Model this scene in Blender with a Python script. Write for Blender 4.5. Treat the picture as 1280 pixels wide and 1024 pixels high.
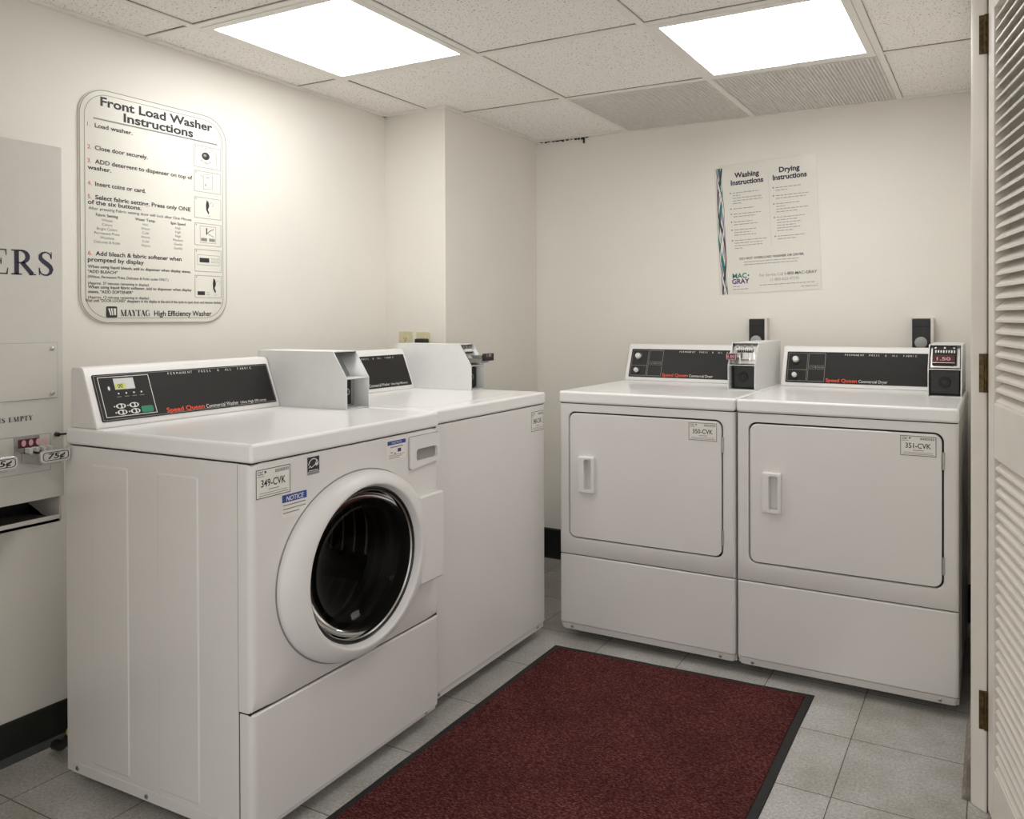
import bpy, bmesh, math, random
from mathutils import Vector, Matrix
random.seed(7)
C = bpy.context.scene.collection
for o in list(bpy.data.objects):
    bpy.data.objects.remove(o, do_unlink=True)

# ------------------------------------------------------------------ camera, world, exposure
def make_camera():
    yaw, pitch, roll = 0.4655, -0.0067, 0.0029
    c, s = math.cos(yaw), math.sin(yaw)
    R = Vector((c, s, 0)); F = Vector((-s, c, 0)); U = Vector((0, 0, 1))
    cp, sp = math.cos(pitch), math.sin(pitch)
    F2 = F * cp + U * sp; U2 = U * cp - F * sp
    cr, sr = math.cos(roll), math.sin(roll)
    R3 = R * cr - U2 * sr; U3 = R * sr + U2 * cr
    cam = bpy.data.cameras.new('camera'); ob = bpy.data.objects.new('camera', cam); C.objects.link(ob)
    m = Matrix((R3, U3, -F2)).transposed().to_4x4(); m.translation = (2.4135, -3.4553, 1.2095)
    ob.matrix_world = m
    cam.sensor_fit = 'HORIZONTAL'; cam.sensor_width = 36; cam.lens = 990.08 / 1280 * 36
    cam.shift_x = -107.68 / 1280; cam.shift_y = -(512 - 403.13) / 1280
    cam.clip_start = 0.02
    bpy.context.scene.camera = ob
make_camera()
W = bpy.data.worlds.new('world'); bpy.context.scene.world = W; W.use_nodes = True
W.node_tree.nodes['Background'].inputs[0].default_value = (1.0, 0.98, 0.955, 1)
W.node_tree.nodes['Background'].inputs[1].default_value = 1.0
vs = bpy.context.scene.view_settings
vs.view_transform = 'Standard'; vs.look = 'None'; vs.gamma = 1; vs.exposure = 0.0
vs.use_curve_mapping = False
LAMP = 8.8                                    # emission of the ceiling panels

# ------------------------------------------------------------------ materials
def srgb(r, g, b):
    f = lambda v: (v / 255 / 12.92) if v <= 10 else ((v / 255 + 0.055) / 1.055) ** 2.4
    return (f(r), f(g), f(b), 1)
def mat(name, col, rough=0.5, metal=0.0, var=0.06, scale=30, bump=0.0, bscale=200, coat=0.0, spec=0.5):
    m = bpy.data.materials.new(name); m.use_nodes = True
    nt = m.node_tree; b = nt.nodes['Principled BSDF']
    tc = nt.nodes.new('ShaderNodeTexCoord'); n = nt.nodes.new('ShaderNodeTexNoise')
    n.inputs['Scale'].default_value = scale; n.inputs['Detail'].default_value = 4
    nt.links.new(tc.outputs['Object'], n.inputs['Vector'])
    r = nt.nodes.new('ShaderNodeValToRGB')
    r.color_ramp.elements[0].position = 0.3; r.color_ramp.elements[1].position = 0.7
    r.color_ramp.elements[0].color = tuple(max(0, c * (1 - var)) for c in col[:3]) + (1,)
    r.color_ramp.elements[1].color = tuple(min(1, c * (1 + var)) for c in col[:3]) + (1,)
    nt.links.new(n.outputs['Fac'], r.inputs[0]); nt.links.new(r.outputs[0], b.inputs['Base Color'])
    b.inputs['Roughness'].default_value = rough; b.inputs['Metallic'].default_value = metal
    b.inputs['Coat Weight'].default_value = coat; b.inputs['Coat Roughness'].default_value = 0.08
    b.inputs['Specular IOR Level'].default_value = spec
    if bump:
        n2 = nt.nodes.new('ShaderNodeTexNoise'); n2.inputs['Scale'].default_value = bscale; n2.inputs['Detail'].default_value = 3
        nt.links.new(tc.outputs['Object'], n2.inputs['Vector'])
        bp = nt.nodes.new('ShaderNodeBump'); bp.inputs['Strength'].default_value = bump; bp.inputs['Distance'].default_value = 0.002
        nt.links.new(n2.outputs['Fac'], bp.inputs['Height']); nt.links.new(bp.outputs['Normal'], b.inputs['Normal'])
    return m
M = {}
M['wall'] = mat('wall_paint', (0.835, 0.80, 0.735, 1), 0.6, var=0.015, scale=3, bump=0.15, bscale=120)
M['trim'] = mat('trim_paint', (0.80, 0.755, 0.69, 1), 0.38, var=0.03, scale=8, bump=0.08, bscale=60)
M['tee'] = mat('ceiling_grid_white', (0.86, 0.83, 0.78, 1), 0.45, var=0.02)
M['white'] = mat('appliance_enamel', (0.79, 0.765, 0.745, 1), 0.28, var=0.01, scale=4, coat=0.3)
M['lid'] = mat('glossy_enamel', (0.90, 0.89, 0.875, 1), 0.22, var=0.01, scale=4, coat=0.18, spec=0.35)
M['plastic'] = mat('white_plastic', (0.80, 0.78, 0.765, 1), 0.35, var=0.01)
M['coinbox'] = mat('white_powder_coat', (0.79, 0.79, 0.78, 1), 0.4, var=0.015, bump=0.05, bscale=400)
M['coingrey'] = mat('grey_galvanised_sheet', (0.42, 0.43, 0.42, 1), 0.45, metal=0.3, var=0.08)
M['black'] = mat('black_plastic', (0.012, 0.012, 0.012, 1), 0.35, var=0.2)
M['gap'] = mat('dark_seam', (0.02, 0.017, 0.015, 1), 0.8, var=0.2)
M['panel'] = mat('charcoal_panel', (0.024, 0.022, 0.021, 1), 0.42, var=0.06, spec=0.2)
M['inkwhite'] = mat('white_ink', (0.75, 0.75, 0.72, 1), 0.5, var=0.02)
M['inkgrey'] = mat('grey_ink', (0.30, 0.29, 0.28, 1), 0.6, var=0.05)
M['inkblack'] = mat('black_ink', (0.03, 0.03, 0.035, 1), 0.6, var=0.1)
M['inknavy'] = mat('navy_ink', (0.022, 0.02, 0.045, 1), 0.6, var=0.1)
M['inkred'] = mat('red_ink', (0.62, 0.09, 0.07, 1), 0.6, var=0.05)
M['sqred'] = mat('orange_red_ink', (0.75, 0.075, 0.03, 1), 0.5, var=0.04)
M['blue'] = mat('blue_ink', (0.03, 0.07, 0.32, 1), 0.5, var=0.05)
M['green'] = mat('green_key', (0.0, 0.22, 0.11, 1), 0.4, var=0.08)
M['teal'] = mat('teal_ink', (0.015, 0.19, 0.15, 1), 0.5, var=0.1)
M['purple'] = mat('purple_ink', (0.07, 0.02, 0.17, 1), 0.5, var=0.1)
M['lilac'] = mat('lilac_ink', (0.36, 0.32, 0.44, 1), 0.5, var=0.1)
M['purpledark'] = mat('plum_ink', (0.05, 0.02, 0.04, 1), 0.5, var=0.1)
M['paleteal'] = mat('pale_teal_ink', (0.42, 0.55, 0.52, 1), 0.5, var=0.1)
M['lcd'] = mat('display_glass', (0.42, 0.42, 0.39, 1), 0.2, var=0.03)
M['lcdlit'] = mat('display_segment', (0.55, 0.62, 0.10, 1), 0.3, var=0.05)
M['board'] = mat('sign_plastic', (0.84, 0.815, 0.74, 1), 0.4, var=0.01)
M['boardedge'] = mat('sign_edge', (0.30, 0.28, 0.24, 1), 0.5, var=0.05)
M['film'] = mat('poster_film', (0.78, 0.755, 0.69, 1), 0.25, var=0.01)
M['sticker'] = mat('silver_sticker', (0.84, 0.81, 0.76, 1), 0.4, var=0.02)
M['unit'] = mat('dispenser_paint', (0.66, 0.635, 0.59, 1), 0.35, var=0.015, coat=0.2)
M['chrome'] = mat('chrome', (0.72, 0.71, 0.69, 1), 0.2, metal=1.0, var=0.04)
M['steel'] = mat('brushed_steel', (0.5, 0.49, 0.47, 1), 0.35, metal=1.0, var=0.08, scale=60)
M['brass'] = mat('aged_brass', (0.10, 0.068, 0.028, 1), 0.42, metal=0.75, var=0.5, scale=90)
M['maroon'] = mat('maroon_plate', (0.085, 0.018, 0.02, 1), 0.4, var=0.1)
M['slotpink'] = mat('pink_coin_slot', (0.75, 0.42, 0.45, 1), 0.4, var=0.05)
M['drum'] = mat('drum_steel', (0.085, 0.078, 0.066, 1), 0.24, metal=1.0, var=0.15, scale=12)
M['gasket'] = mat('grey_gasket', (0.018, 0.018, 0.017, 1), 0.3, var=0.1)
M['base'] = mat('black_vinyl_base', (0.011, 0.012, 0.010, 1), 0.45, var=0.2)
M['basegrey'] = mat('scuffed_grey_base', (0.26, 0.23, 0.20, 1), 0.6, var=0.35, scale=40)
M['ivory'] = mat('ivory_plastic', (0.69, 0.63, 0.40, 1), 0.4, var=0.03)
M['yellow'] = mat('yellow_band', (0.60, 0.58, 0.04, 1), 0.5, var=0.1)
M['rubber'] = mat('black_rubber', (0.013, 0.013, 0.013, 1), 0.7, var=0.2, bump=0.2)
M['vent'] = mat('vent_grey', (0.76, 0.73, 0.69, 1), 0.55, var=0.05)
M['ventback'] = mat('vent_cavity', (0.54, 0.515, 0.48, 1), 0.8, var=0.1)
M['reveal'] = mat('dark_reveal', (0.30, 0.27, 0.23, 1), 0.8, var=0.5, scale=9)
M['greyplug'] = mat('grey_plug', (0.38, 0.39, 0.38, 1), 0.5, var=0.05)

def mat_ceiling():
    m = bpy.data.materials.new('acoustic_tile'); m.use_nodes = True; nt = m.node_tree; b = nt.nodes['Principled BSDF']
    tc = nt.nodes.new('ShaderNodeTexCoord')
    n1 = nt.nodes.new('ShaderNodeTexNoise'); n1.inputs['Scale'].default_value = 150; n1.inputs['Detail'].default_value = 3; n1.inputs['Roughness'].default_value = 0.6
    r1 = nt.nodes.new('ShaderNodeValToRGB'); r1.color_ramp.elements[0].position = 0.345; r1.color_ramp.elements[1].position = 0.385
    r1.color_ramp.elements[0].color = (0.26, 0.23, 0.19, 1); r1.color_ramp.elements[1].color = (0.95, 0.925, 0.885, 1)
    n2 = nt.nodes.new('ShaderNodeTexNoise'); n2.inputs['Scale'].default_value = 260; n2.inputs['Detail'].default_value = 2
    r2 = nt.nodes.new('ShaderNodeValToRGB'); r2.color_ramp.elements[0].position = 0.33; r2.color_ramp.elements[1].position = 0.5
    r2.color_ramp.elements[0].color = (0.90, 0.885, 0.86, 1); r2.color_ramp.elements[1].color = (1, 1, 1, 1)
    mx = nt.nodes.new('ShaderNodeMix'); mx.data_type = 'RGBA'; mx.blend_type = 'MULTIPLY'; mx.inputs[0].default_value = 1
    for n in (n1, n2): nt.links.new(tc.outputs['Object'], n.inputs['Vector'])
    nt.links.new(n1.outputs['Fac'], r1.inputs[0]); nt.links.new(n2.outputs['Fac'], r2.inputs[0])
    nt.links.new(r1.outputs[0], mx.inputs[6]); nt.links.new(r2.outputs[0], mx.inputs[7])
    nt.links.new(mx.outputs[2], b.inputs['Base Color']); b.inputs['Roughness'].default_value = 0.9
    bp = nt.nodes.new('ShaderNodeBump'); bp.inputs['Strength'].default_value = 0.4; bp.inputs['Distance'].default_value = 0.003
    nt.links.new(n1.outputs['Fac'], bp.inputs['Height']); nt.links.new(bp.outputs['Normal'], b.inputs['Normal'])
    return m
M['tile'] = mat_ceiling()

def mat_floor():
    m = bpy.data.materials.new('vinyl_floor_tile'); m.use_nodes = True; nt = m.node_tree; b = nt.nodes['Principled BSDF']
    tc = nt.nodes.new('ShaderNodeTexCoord'); mp = nt.nodes.new('ShaderNodeMapping')
    mp.inputs['Location'].default_value = (-(2.043 - 7 * 0.3075), 1.113 + 0.3085 * 20, 0)
    nt.links.new(tc.outputs['Object'], mp.inputs['Vector'])
    br = nt.nodes.new('ShaderNodeTexBrick'); br.offset = 0; br.squash = 1
    br.inputs['Scale'].default_value = 1; br.inputs['Brick Width'].default_value = 0.3075; br.inputs['Row Height'].default_value = 0.3085
    br.inputs['Mortar Size'].default_value = 0.0016; br.inputs['Mortar Smooth'].default_value = 0.3
    br.inputs['Color1'].default_value = (0.485, 0.475, 0.455, 1); br.inputs['Color2'].default_value = (0.54, 0.53, 0.515, 1)
    br.inputs['Mortar'].default_value = (0.10, 0.09, 0.08, 1)
    nt.links.new(mp.outputs[0], br.inputs['Vector'])
    n1 = nt.nodes.new('ShaderNodeTexNoise'); n1.inputs['Scale'].default_value = 130; n1.inputs['Detail'].default_value = 5; n1.inputs['Roughness'].default_value = 0.7
    r1 = nt.nodes.new('ShaderNodeValToRGB'); r1.color_ramp.elements[0].position = 0.3; r1.color_ramp.elements[1].position = 0.7
    r1.color_ramp.elements[0].color = (0.62, 0.62, 0.61, 1); r1.color_ramp.elements[1].color = (1.22, 1.22, 1.22, 1)
    n2 = nt.nodes.new('ShaderNodeTexNoise'); n2.inputs['Scale'].default_value = 7; n2.inputs['Detail'].default_value = 5
    r2 = nt.nodes.new('ShaderNodeValToRGB'); r2.color_ramp.elements[0].position = 0.3; r2.color_ramp.elements[1].position = 0.65
    r2.color_ramp.elements[0].color = (0.80, 0.77, 0.72, 1); r2.color_ramp.elements[1].color = (1.05, 1.05, 1.05, 1)
    for n in (n1, n2): nt.links.new(tc.outputs['Object'], n.inputs['Vector'])
    nt.links.new(n1.outputs['Fac'], r1.inputs[0]); nt.links.new(n2.outputs['Fac'], r2.inputs[0])
    a = br.outputs['Color']
    for r in (r1, r2):
        mx = nt.nodes.new('ShaderNodeMix'); mx.data_type = 'RGBA'; mx.blend_type = 'MULTIPLY'; mx.inputs[0].default_value = 1
        nt.links.new(a, mx.inputs[6]); nt.links.new(r.outputs[0], mx.inputs[7]); a = mx.outputs[2]
    nt.links.new(a, b.inputs['Base Color']); b.inputs['Roughness'].default_value = 0.42
    return m
M['floor'] = mat_floor()

def mat_pile():
    m = bpy.data.materials.new('burgundy_carpet_pile'); m.use_nodes = True; nt = m.node_tree; b = nt.nodes['Principled BSDF']
    tc = nt.nodes.new('ShaderNodeTexCoord')
    n1 = nt.nodes.new('ShaderNodeTexNoise'); n1.inputs['Scale'].default_value = 270; n1.inputs['Detail'].default_value = 3; n1.inputs['Roughness'].default_value = 0.75
    mp = nt.nodes.new('ShaderNodeMapping'); mp.inputs['Rotation'].default_value = (0, 0, 0.5); mp.inputs['Scale'].default_value = (0.45, 1.2, 1)
    nt.links.new(tc.outputs['Object'], mp.inputs['Vector']); nt.links.new(mp.outputs[0], n1.inputs['Vector'])
    r = nt.nodes.new('ShaderNodeValToRGB'); e = r.color_ramp.elements
    e[0].position = 0.34; e[0].color = (0.020, 0.007, 0.007, 1); e[1].position = 0.70; e[1].color = (0.24, 0.115, 0.105, 1)
    k = r.color_ramp.elements.new(0.5); k.color = (0.085, 0.018, 0.019, 1)
    nt.links.new(n1.outputs['Fac'], r.inputs[0])
    n2 = nt.nodes.new('ShaderNodeTexNoise'); n2.inputs['Scale'].default_value = 5; n2.inputs['Detail'].default_value = 4
    nt.links.new(tc.outputs['Object'], n2.inputs['Vector'])
    r2 = nt.nodes.new('ShaderNodeValToRGB'); r2.color_ramp.elements[0].position = 0.3; r2.color_ramp.elements[1].position = 0.7
    r2.color_ramp.elements[0].color = (0.75, 0.75, 0.75, 1); r2.color_ramp.elements[1].color = (1.15, 1.1, 1.1, 1)
    nt.links.new(n2.outputs['Fac'], r2.inputs[0])
    mx = nt.nodes.new('ShaderNodeMix'); mx.data_type = 'RGBA'; mx.blend_type = 'MULTIPLY'; mx.inputs[0].default_value = 1
    nt.links.new(r.outputs[0], mx.inputs[6]); nt.links.new(r2.outputs[0], mx.inputs[7])
    nt.links.new(mx.outputs[2], b.inputs['Base Color']); b.inputs['Roughness'].default_value = 1.0; b.inputs['Specular IOR Level'].default_value = 0.1
    bp = nt.nodes.new('ShaderNodeBump'); bp.inputs['Strength'].default_value = 0.8; bp.inputs['Distance'].default_value = 0.004
    nt.links.new(n1.outputs['Fac'], bp.inputs['Height']); nt.links.new(bp.outputs['Normal'], b.inputs['Normal'])
    return m
M['pile'] = mat_pile()

def mat_glass():
    m = bpy.data.materials.new('door_glass'); m.use_nodes = True; nt = m.node_tree; nt.nodes.clear()
    out = nt.nodes.new('ShaderNodeOutputMaterial'); mix = nt.nodes.new('ShaderNodeMixShader')
    tr = nt.nodes.new('ShaderNodeBsdfTransparent'); gl = nt.nodes.new('ShaderNodeBsdfGlossy'); fr = nt.nodes.new('ShaderNodeFresnel')
    tc = nt.nodes.new('ShaderNodeTexCoord'); n = nt.nodes.new('ShaderNodeTexNoise'); n.inputs['Scale'].default_value = 6
    r = nt.nodes.new('ShaderNodeValToRGB'); r.color_ramp.elements[0].color = (0.50, 0.48, 0.44, 1); r.color_ramp.elements[1].color = (0.58, 0.56, 0.52, 1)
    nt.links.new(tc.outputs['Object'], n.inputs['Vector']); nt.links.new(n.outputs['Fac'], r.inputs[0]); nt.links.new(r.outputs[0], tr.inputs[0])
    fr.inputs['IOR'].default_value = 1.16; gl.inputs['Roughness'].default_value = 0.03
    nt.links.new(fr.outputs[0], mix.inputs[0]); nt.links.new(tr.outputs[0], mix.inputs[1]); nt.links.new(gl.outputs[0], mix.inputs[2])
    nt.links.new(mix.outputs[0], out.inputs[0])
    return m
M['glass'] = mat_glass()

def mat_lamp():
    m = bpy.data.materials.new('lit_diffuser'); m.use_nodes = True; nt = m.node_tree; b = nt.nodes['Principled BSDF']
    tc = nt.nodes.new('ShaderNodeTexCoord'); n = nt.nodes.new('ShaderNodeTexNoise'); n.inputs['Scale'].default_value = 40
    r = nt.nodes.new('ShaderNodeValToRGB'); r.color_ramp.elements[0].color = (1, 0.997, 0.98, 1); r.color_ramp.elements[1].color = (1, 0.998, 0.985, 1)
    nt.links.new(tc.outputs['Object'], n.inputs['Vector']); nt.links.new(n.outputs['Fac'], r.inputs[0])
    nt.links.new(r.outputs[0], b.inputs['Emission Color']); b.inputs['Emission Strength'].default_value = LAMP
    b.inputs['Base Color'].default_value = (0.8, 0.8, 0.8, 1)
    return m
M['lamp'] = mat_lamp()

# ------------------------------------------------------------------ mesh helpers
class MB:
    def __init__(s): s.v = []; s.f = []; s.m = []; s.mats = []
    def mi(s, m):
        if m not in s.mats: s.mats.append(m)
        return s.mats.index(m)
    def add(s, verts, faces, m):
        b = len(s.v); s.v += [tuple(v) for v in verts]; k = s.mi(m)
        for f in faces: s.f.append([b + i for i in f]); s.m.append(k)
        return s
    def box(s, x0, x1, y0, y1, z0, z1, m):
        v = [(x, y, z) for z in (z0, z1) for y in (y0, y1) for x in (x0, x1)]
        return s.add(v, [(0, 2, 3, 1), (4, 5, 7, 6), (0, 1, 5, 4), (2, 6, 7, 3), (0, 4, 6, 2), (1, 3, 7, 5)], m)
    def prism(s, poly, ax, a0, a1, m):
        n = len(poly)
        def P(p, a): return {'x': (a, p[0], p[1]), 'y': (p[0], a, p[1]), 'z': (p[0], p[1], a)}[ax]
        v = [P(p, a0) for p in poly] + [P(p, a1) for p in poly]
        f = [list(range(n))[::-1], list(range(n, 2 * n))] + [(i, (i + 1) % n, n + (i + 1) % n, n + i) for i in range(n)]
        return s.add(v, f, m)
    def loft(s, loops, m, cap0=False, cap1=False):
        n = len(loops[0]); v = [p for l in loops for p in l]; f = []
        for k in range(len(loops) - 1):
            for i in range(n):
                j = (i + 1) % n
                f.append((k * n + i, k * n + j, (k + 1) * n + j, (k + 1) * n + i))
        if cap0: f.append(list(range(n))[::-1])
        if cap1: f.append([(len(loops) - 1) * n + i for i in range(n)])
        return s.add(v, f, m)
    def tube(s, pts, r, m, n=10):
        pts = [Vector(p) for p in pts]; loops = []; up = None
        for i, p in enumerate(pts):
            d = (pts[min(i + 1, len(pts) - 1)] - pts[max(i - 1, 0)]).normalized()
            if up is None: up = d.orthogonal().normalized()
            up = (up - d * up.dot(d)).normalized(); w = d.cross(up)
            rr_ = r[i] if isinstance(r, (list, tuple)) else r
            loops.append([p + (up * math.cos(a) + w * math.sin(a)) * rr_ for a in [2 * math.pi * k / n for k in range(n)]])
        return s.loft(loops, m, True, True)
    def lathe(s, prof, c, m, n=72, cap0=False, cap1=False):       # profile of (rx, rz, y) about a y axis through c = (x, z)
        loops = [[(c[0] + rx * math.cos(2 * math.pi * k / n), y, c[1] + rz * math.sin(2 * math.pi * k / n)) for k in range(n)] for rx, rz, y in prof]
        return s.loft(loops, m, cap0, cap1)
    def flat(s, poly, fr, m, lift=0.0):
        o, ex, ey = fr; n = ex.cross(ey)
        return s.add([o + ex * x + ey * y + n * lift for x, y in poly], [list(range(len(poly)))], m)
    def rect(s, fr, x0, x1, y0, y1, m, lift=0.0): return s.flat([(x0, y0), (x1, y0), (x1, y1), (x0, y1)], fr, m, lift)
    def outline(s, fr, x0, x1, y0, y1, w, m, lift=0.0):
        s.rect(fr, x0, x1, y0, y0 + w, m, lift); s.rect(fr, x0, x1, y1 - w, y1, m, lift)
        s.rect(fr, x0, x0 + w, y0 + w, y1 - w, m, lift); s.rect(fr, x1 - w, x1, y0 + w, y1 - w, m, lift); return s
    def disc(s, fr, cx, cy, rx, ry, m, lift=0.0, n=20):
        return s.flat([(cx + rx * math.cos(2 * math.pi * k / n), cy + ry * math.sin(2 * math.pi * k / n)) for k in range(n)], fr, m, lift)
    def stroke(s, fr, pts, ws, m, lift=0.0):
        n = len(pts); L = []; Rr = []
        for i in range(n):
            a = pts[max(i - 1, 0)]; b = pts[min(i + 1, n - 1)]
            d = Vector((b[0] - a[0], b[1] - a[1])); d = d.normalized() if d.length > 1e-9 else Vector((1, 0))
            w = (ws[i] if isinstance(ws, (list, tuple)) else ws) / 2
            L.append((pts[i][0] - d.y * w, pts[i][1] + d.x * w)); Rr.append((pts[i][0] + d.y * w, pts[i][1] - d.x * w))
        for i in range(n - 1): s.flat([Rr[i], Rr[i + 1], L[i + 1], L[i]], fr, m, lift)
        return s
    def text(s, txt, fr, x, y, cap, m, width=None, bold=0.0, align='L', lift=0.0, shear=0.0):
        vv, ff, w, capn = glyphs(txt, bold)
        sy = cap / capn; sx = sy if width is None else width / max(w, 1e-6)
        x0 = x - (0 if align == 'L' else (w * sx / 2 if align == 'C' else w * sx))
        o, ex, ey = fr; n = ex.cross(ey)
        return s.add([o + ex * (x0 + vx * sx + vy * sy * shear) + ey * (y + vy * sy) + n * lift for vx, vy in vv], ff, m)
    def build(s, name, parent=None, bevel=0.0, seg=2, smooth=False, angle=40, mtx=None):
        me = bpy.data.meshes.new(name); me.from_pydata(s.v, [], s.f)
        for m in s.mats: me.materials.append(M[m])
        for p, k in zip(me.polygons, s.m): p.material_index = k
        bm = bmesh.new(); bm.from_mesh(me)
        if smooth or bevel: bmesh.ops.remove_doubles(bm, verts=bm.verts, dist=1e-5)
        bmesh.ops.recalc_face_normals(bm, faces=bm.faces); bm.to_mesh(me); bm.free()
        if smooth or bevel: me.shade_smooth()
        o = bpy.data.objects.new(name, me); C.objects.link(o)
        if bevel:
            b = o.modifiers.new('bevel', 'BEVEL'); b.width = bevel; b.segments = seg; b.limit_method = 'ANGLE'; b.angle_limit = math.radians(35); b.harden_normals = True
        elif smooth: me.set_sharp_from_angle(angle=math.radians(angle))
        if parent: o.parent = parent
        return o
_gc = {}
def glyphs(txt, bold=0.0):
    key = (txt, bold)
    if key in _gc: return _gc[key]
    def ev(t):
        cu = bpy.data.curves.new('t', 'FONT'); cu.body = t; cu.resolution_u = 3; cu.offset = bold; cu.fill_mode = 'FRONT'
        ob = bpy.data.objects.new('t', cu); C.objects.link(ob); bpy.context.view_layer.update()
        e = ob.evaluated_get(bpy.context.evaluated_depsgraph_get()); me = e.to_mesh()
        v = [(a.co.x, a.co.y) for a in me.vertices]; f = [list(p.vertices) for p in me.polygons]
        e.to_mesh_clear(); bpy.data.objects.remove(ob); bpy.data.curves.remove(cu)
        return v, f
    v, f = ev(txt)
    if 'cap' not in _gc: hv, _ = ev('H'); _gc['cap'] = max(a[1] for a in hv)
    x0 = min(a[0] for a in v); w = max(a[0] for a in v) - x0
    _gc[key] = ([(a - x0, b) for a, b in v], f, w, _gc['cap']); return _gc[key]
def fr(o, ex, ey): return (Vector(o), Vector(ex).normalized(), Vector(ey).normalized())
def rrect(x0, x1, z0, z1, r, n=6):
    P = []
    for cx, cz, a0 in ((x1 - r, z1 - r, 0), (x0 + r, z1 - r, 90), (x0 + r, z0 + r, 180), (x1 - r, z0 + r, 270)):
        P += [(cx + r * math.cos(math.radians(a0 + 90 * k / n)), cz + r * math.sin(math.radians(a0 + 90 * k / n))) for k in range(n + 1)]
    return P
def arc(cx, cy, rx, ry, a0, a1, n=14): return [(cx + rx * math.cos(math.radians(a0 + (a1 - a0) * k / n)), cy + ry * math.sin(math.radians(a0 + (a1 - a0) * k / n))) for k in range(n + 1)]
def tag(o, label, cat=None, group=None, kind=None):
    if label: o['label'] = label
    if cat: o['category'] = cat
    if group: o['group'] = group
    if kind: o['kind'] = kind
    return o
def thing(name, loc, rz, label, cat, group=None):
    o = bpy.data.objects.new(name, None); C.objects.link(o); o.location = loc; o.rotation_euler = (0, 0, rz); o.empty_display_size = 0.1
    return tag(o, label, cat, group)
def struct(mb, name, label, cat, **k):
    return tag(mb.build(name, **k), label, cat, kind='structure')

# serif capitals drawn as pen strokes
def serif(mb, f, ch, x, y, h, m, lift=0.0, wt=1.0):
    t, s = 0.155 * wt, 0.045 * wt                                   # thick and hairline weights
    def S(pts, w): mb.stroke(f, [(x + px * h, y + py * h) for px, py in pts], [v * h * (wt if isinstance(w, list) and ch == 'S' else 1) for v in w] if isinstance(w, list) else w * h, m, lift)
    def st(px, y0=0, y1=1, w=t, foot=True, head=True, e=0.11):
        S([(px, y0), (px, y1)], w)
        if foot: S([(px - w / 2 - e, s / 2), (px + w / 2 + e, s / 2)], s)
        if head: S([(px - w / 2 - e, 1 - s / 2), (px + w / 2 + e, 1 - s / 2)], s)
    if ch == 'E':
        st(.2); S([(.2, 1 - s / 2), (.64, 1 - s / 2)], s); S([(.2, s / 2), (.68, s / 2)], s); S([(.2, .52), (.46, .52)], s)
        S([(.625, 1), (.645, .76)], [.05, .03]); S([(.66, 0), (.70, .26)], [.06, .03]); S([(.46, .40), (.46, .64)], .04); return .76
    if ch in 'RP':
        st(.2); a = arc(.34, .735, .27, .245, 90, -90, 16)
        S([(.2, .98)] + a + [(.2, .49)], [s] + [s + (t - s) * math.sin(math.pi * k / 16) for k in range(17)] + [s])
        if ch == 'R':
            S([(.40, .5), (.78, .03)], [t * .95, t]); S([(.66, s / 2), (.92, s / 2)], s); return .92
        return .68
    if ch == 'S':
        P = [(.52, .74), (.50, .86), (.43, .94), (.31, .975), (.18, .93), (.11, .83), (.12, .70), (.22, .59), (.36, .49), (.48, .38), (.53, .26), (.49, .12), (.38, .03), (.26, .025), (.14, .08), (.08, .2), (.06, .3)]
        S(P, [.04, .04, .045, .05, .08, .12, .15, .165, .17, .165, .15, .12, .07, .05, .045, .04, .04]); S([(.53, .70), (.53, .99)], .035); S([(.07, .32), (.07, .01)], .035); return .66
    if ch == 'I': st(.2); return .4
    if ch == 'M':
        st(.16, w=.05); st(.86); S([(.14, 1), (.50, .02)], t * .9); S([(.50, .02), (.82, 1)], .05); return 1.1
    if ch == 'T':
        st(.36, head=False); S([(.02, 1 - s / 2), (.70, 1 - s / 2)], s); S([(.03, 1), (.02, .74)], [.06, .03]); S([(.69, 1), (.70, .74)], [.06, .03]); return .74
    if ch == 'Y':
        st(.38, 0, .48, head=False); S([(.10, 1), (.38, .45)], t); S([(.66, 1), (.40, .45)], .05); S([(0, 1 - s / 2), (.28, 1 - s / 2)], s); S([(.54, 1 - s / 2), (.78, 1 - s / 2)], s); return .78
    if ch == 'A':
        S([(.38, 1), (.10, 0)], .05); S([(.36, 1), (.68, 0)], t); S([(.2, .33), (.55, .33)], s); S([(0, s / 2), (.22, s / 2)], s); S([(.54, s / 2), (.84, s / 2)], s); return .82
    if ch == 'G':
        a = arc(.43, .5, .34, .47, 50, 310, 22)
        S(a, [s + (t - s) * max(0, math.cos(math.radians(180 - (50 + 260 * k / 22)))) for k in range(23)]); st(.66, 0.05, .42, w=.12, foot=False, head=False); S([(.5, .44), (.8, .44)], s); S([(.66, .72), (.66, .98)], .035); return .84
    return .35
def serif_text(mb, f, txt, x, y, h, m, width=None, sp=0.0, lift=0.0, wt=1.0):
    if width:
        k = [0.0]; d = MB()
        w = sum((serif(d, f, c, 0, 0, 1, m) if c != ' ' else .35) for c in txt); sp = (width / h - w) / max(1, len(txt) - 1)
    for c in txt:
        x += ((serif(mb, f, c, x, y, h, m, lift, wt) if c != ' ' else .35) + sp) * h
    return x

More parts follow.
